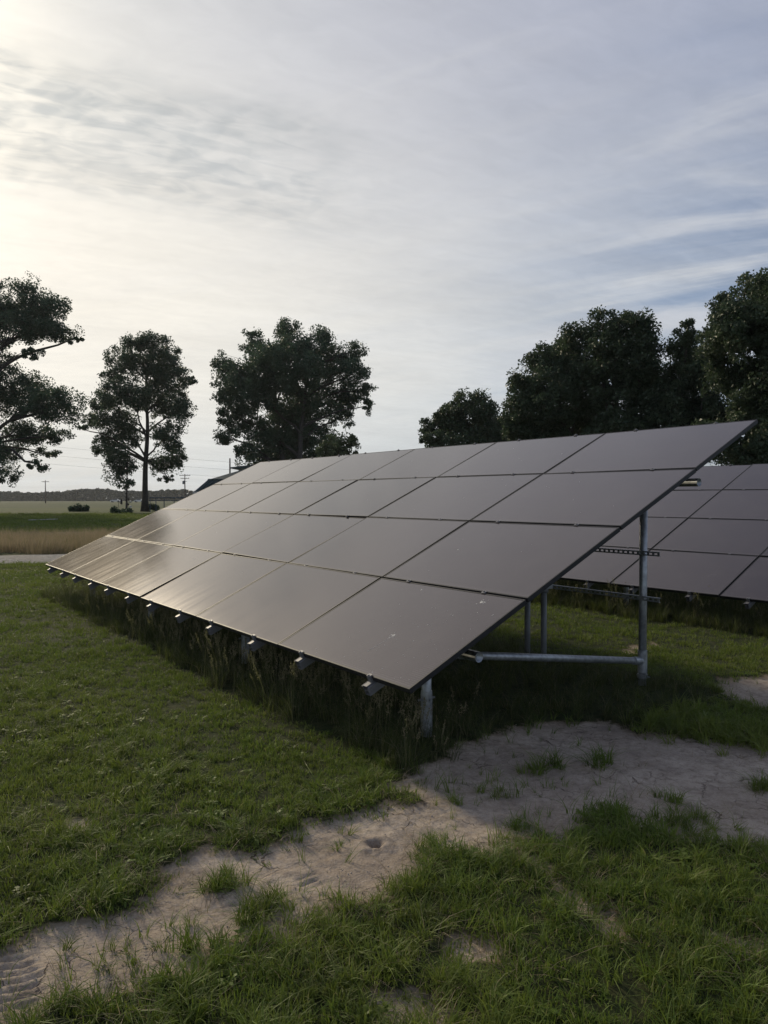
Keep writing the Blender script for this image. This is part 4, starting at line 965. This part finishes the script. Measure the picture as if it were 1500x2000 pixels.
# ------------------------------------------------------------------ green roofed building
def building():
    D = 58; ppm = F_PX / D; zE = CAM_H + (970 - 961) / ppm; zK = CAM_H + (970 - 936) / ppm; zR = CAM_H + (970 - 913) / ppm
    x0 = (378 - 750) / ppm; x1 = x0 + 15.0; k = 0.95; y0, y1 = D, D + 11.0
    root = empty('green_roof_building', ((x0 + x1) / 2, (y0 + y1) / 2, 0)); tag(root, 'low building with dark green ribbed metal mansard roof behind the array', 'building'); inv = Matrix.Translation(-root.location)
    def B(mb, nm, m, par=root): o = mb.build(nm, m, par); o.data.transform(inv); return o
    a = .45; mb = MB(); th = .08
    wx0, wx1, wy0, wy1 = x0 + a, x1 - a, y0 + a, y1 - a
    for c, h in ((((wx0 + wx1) / 2, wy0 + th, zE / 2), ((wx1 - wx0) / 2, th, zE / 2)), (((wx0 + wx1) / 2, wy1 - th, zE / 2), ((wx1 - wx0) / 2, th, zE / 2)), ((wx0 + th, (wy0 + wy1) / 2, zE / 2), (th, (wy1 - wy0) / 2 - 2 * th, zE / 2)), ((wx1 - th, (wy0 + wy1) / 2, zE / 2), (th, (wy1 - wy0) / 2 - 2 * th, zE / 2))): mb.box(c, h)
    B(mb, 'wall', M['wallm'])
    def ring(x0, x1, y0, y1, z): return [(x0, y0, z), (x1, y0, z), (x1, y1, z), (x0, y1, z)]
    R0 = ring(x0, x1, y0, y1, zE); R1 = ring(x0 + k, x1 - k, y0 + k, y1 - k, zK); hx = 2.4; R2 = ring(x0 + k + hx, x1 - k - hx, y0 + k + hx, y1 - k - hx, zR)
    mb = MB(); vs = R0 + R1 + R2; fs = [(i, (i + 1) % 4, 4 + (i + 1) % 4, 4 + i) for i in range(4)] + [(4 + i, 4 + (i + 1) % 4, 8 + (i + 1) % 4, 8 + i) for i in range(4)] + [(8, 9, 10, 11), (3, 2, 1, 0)]
    mb.add(vs, fs); rf = B(mb, 'roof', M['roof'])
    mb = MB()
    for i in range(4):                                    # standing seams on the steep skirt
        A0, A1, B0, B1 = Vector(R0[i]), Vector(R0[(i + 1) % 4]), Vector(R1[i]), Vector(R1[(i + 1) % 4]); n = int((A1 - A0).length / .33)
        for q in range(1, n):
            s = q / n; p = A0.lerp(A1, s); e = B0.lerp(B1, s); d = (e - p).normalized(); side = (A1 - A0).normalized(); up = side.cross(d)
            if up.z < 0: up = -up
            mb.box((p + e) / 2 + up * .03, (.035, (e - p).length / 2, .035), (side, d, up))
    B(mb, 'roof_rib', M['roof'], rf)
    mb = MB()
    for i in range(4):
        A0, A1 = Vector(R1[i]), Vector(R1[(i + 1) % 4]); mb.tube([A0, A1], [.06, .06], 6)
    B(mb, 'roof_trim', M['roof'], rf)
    mb = MB(); mb.box(((x0 + x1) / 2, y0 - .02, zE - .06), ((x1 - x0) / 2, .02, .09)); mb.box((x0 - .02, (y0 + y1) / 2, zE - .06), (.02, (y1 - y0) / 2, .09)); B(mb, 'fascia', M['trim'])
    mb = MB(); mb.box((x0 + 4, wy0 - .03, 1.0), (.5, .04, 1.0)); d = B(mb, 'door', M['white'])
    mb = MB(); mb.box((x0 + 4.38, wy0 - .09, 1.0), (.03, .03, .06)); B(mb, 'handle', M['black_metal'], d)
    for xx in (x0 + 1.8, x0 + 7, x0 + 10.5):
        mb = MB(); mb.box((xx, wy0 - .02, 1.45), (.6, .03, .5)); w = B(mb, 'window', M['carglass']); mb = MB()
        for sx in (-.62, .62): mb.box((xx + sx, wy0 - .03, 1.45), (.04, .045, .54))
        for sz in (-.54, .54): mb.box((xx, wy0 - .03, 1.45 + sz), (.58, .045, .04))
        B(mb, 'frame', M['trim'], w)
    # second roof behind
    D2 = 72; p2 = F_PX / D2; zE2 = CAM_H + (970 - 912.5) / p2; zR2 = CAM_H + (970 - 903) / p2; X0 = (450 - 750) / p2; X1 = X0 + 10; Y0, Y1 = D2, D2 + 8
    r2 = empty('open_shelter', ((X0 + X1) / 2, (Y0 + Y1) / 2, 0)); tag(r2, 'thin dark shelter roof rising above the green building', 'shelter'); inv2 = Matrix.Translation(-r2.location)
    mb = MB(); b0 = ring(X0, X1, Y0, Y1, zE2 - .12); b1 = ring(X0, X1, Y0, Y1, zE2); t = ring(X0 + 2.6, X1 - 2.6, Y0 + 2.6, Y1 - 2.6, zR2)
    mb.add(b0 + b1 + t, [(i, (i + 1) % 4, 4 + (i + 1) % 4, 4 + i) for i in range(4)] + [(4 + i, 4 + (i + 1) % 4, 8 + (i + 1) % 4, 8 + i) for i in range(4)] + [(8, 9, 10, 11), (3, 2, 1, 0)])
    o = mb.build('roof', M['roof'], r2); o.data.transform(inv2)
    for xx in (X0 + .8, X1 - .8):
        for yy in (Y0 + .8, Y1 - .8):
            mb = MB(); mb.box((xx, yy, (zE2 - .12) / 2), (.12, .12, (zE2 - .12) / 2)); o = mb.build('post', M['wallm'], r2); o.data.transform(inv2)
building()

# ------------------------------------------------------------------ small far things
def rail_frame():
    D = 86; A = AT(292, 972, D); Bp = AT(362, 973, D); root = empty('rail_fence', ((A.x + Bp.x) / 2, D, 0)); tag(root, 'blue grey metal rail frame right of the tall bare trunk', 'rail'); inv = Matrix.Translation(-root.location)
    z = A.z
    mb = MB(); mb.tube([(A.x, D, z), (Bp.x, D, z)], [.075, .075], 8); o = mb.build('top_rail', M['blue_steel'], root); o.data.transform(inv)
    mb = MB(); mb.tube([(A.x, D, z - .35), (Bp.x, D, z - .35)], [.035, .035], 6); o = mb.build('lower_rail', M['blue_steel'], root); o.data.transform(inv)
    for px in (293, 304.5, 320.5, 340, 360):
        x = AT(px, 972, D).x; mb = MB(); mb.tube([(x, D, gz(x, D) - .1), (x, D, z)], [.05, .05], 8); o = mb.build('post', M['blue_steel'], root); o.data.transform(inv)
rail_frame()
def bird_feeder(px, top, base, label, kind):
    g = G(px, base); D = g.y; T = AT(px, top, D); root = empty('bird_feeder', g); tag(root, label, 'bird feeder', 'bird feeders under the slim tree'); H = T.z - g.z
    if kind == 0:
        mb = MB(); mb.tube([(0, 0, -.1), (0, 0, H), (.15, 0, H + .15), (.32, 0, H + .02)], [.025] * 4, 6); mb.build('hook_pole', M['black_metal'], root)
        mb = MB(); mb.tube([(.32, 0, H - .62), (.32, 0, H - .6), (.32, 0, H - .12), (.32, 0, H)], [.22, .13, .13, .03], 8); mb.build('feeder_tube', M['black_metal'], root)
    else:
        mb = MB(); mb.tube([(0, 0, -.1), (0, 0, H)], [.03, .03], 6); mb.build('pole', M['black_metal'], root)
        for k in range(5):
            mb = MB(); z = H - .1 - k * .3; x = .18 if k % 2 else -.18; mb.tube([(x, 0, z - .12), (x, 0, z + .05), (x, 0, z + .12)], [.15, .15, .04], 8); mb.build('white_cup' if k % 2 else 'dark_cup', M['white'] if k % 2 else M['black_metal'], root)
bird_feeder(232, 975, 999, 'hooked pole carrying a dark tube feeder over the low bush', 0)
bird_feeder(252, 973, 999, 'pole stacked with white and dark cups by the low bush', 1)
def far_car(px, py, depth, label):
    c = AT(px, py, depth); z0 = gz(c.x, c.y); root = empty('parked_car', (c.x, c.y, z0)); tag(root, label, 'car', 'white vehicles parked across the field')
    prof = [(-2.2, .35), (-2.25, .75), (-1.5, .88), (-.9, 1.38), (.8, 1.42), (1.5, .95), (2.2, .85), (2.25, .35)]
    mb = MB(); vs = [(x, s * .85, z) for s in (-1, 1) for x, z in prof]; n = 8
    mb.add(vs, [tuple(range(n)), tuple(range(2 * n - 1, n - 1, -1))] + [(i, (i + 1) % n, n + (i + 1) % n, n + i) for i in range(n)]); mb.build('body', M['white'], root)
    for s in (-1, 1):
        mb = MB(); mb.add([(-1.2, s * .86, .95), (-.8, s * .86, 1.3), (.7, s * .86, 1.33), (1.2, s * .86, .98)], [(0, 1, 2, 3)]); mb.build('window', M['carglass'], root)
        for x in (-1.4, 1.4):
            mb = MB(); mb.tube([(x, s * .7, .33), (x, s * .92, .33)], [.33, .33], 14); mb.build('wheel', M['rubber'], root)
far_car(226, 977, 330, 'white car parked across the field left of the slim tree')
far_car(272, 977, 330, 'white car parked across the field beside the tall bare trunk')
g0, g1 = G(56, 1019), G(112, 1017)
mb = MB(); mb.tube([g0 + Vector((0, 0, .12)), g1 + Vector((0, 0, .12))], [.03, .03], 8); tag(mb.build('white_pipe', M['trim'], None), 'long white pipe lying in the lawn beyond the dry grass', 'pipe')

# ------------------------------------------------------------------ haze
def haze():
    mb = MB(); gx0, gx1, gy0, gy1 = xs[0] - 20, xs[-1] + 20, ys[0] - 20, ys[-1] + 20
    mb.box(((gx0 + gx1) / 2, (gy0 + gy1) / 2, 12.5), ((gx1 - gx0) / 2, (gy1 - gy0) / 2, 15.8))
    m = bpy.data.materials.new('haze'); m.use_nodes = True; t = NT(m.node_tree); t.n.clear(); out = t.n.new('ShaderNodeOutputMaterial')
    v = t.n.new('ShaderNodeVolumePrincipled'); v.inputs['Color'].default_value = (0.90, 0.95, 1.0, 1); v.inputs['Density'].default_value = HAZE
    v.inputs['Anisotropy'].default_value = 0.35; t.l.new(v.outputs[0], out.inputs['Volume'])
    tag(mb.build('haze', m, None), 'thin evening haze over the fields', 'haze', kind='stuff')
HAZE = 0.00016
haze()
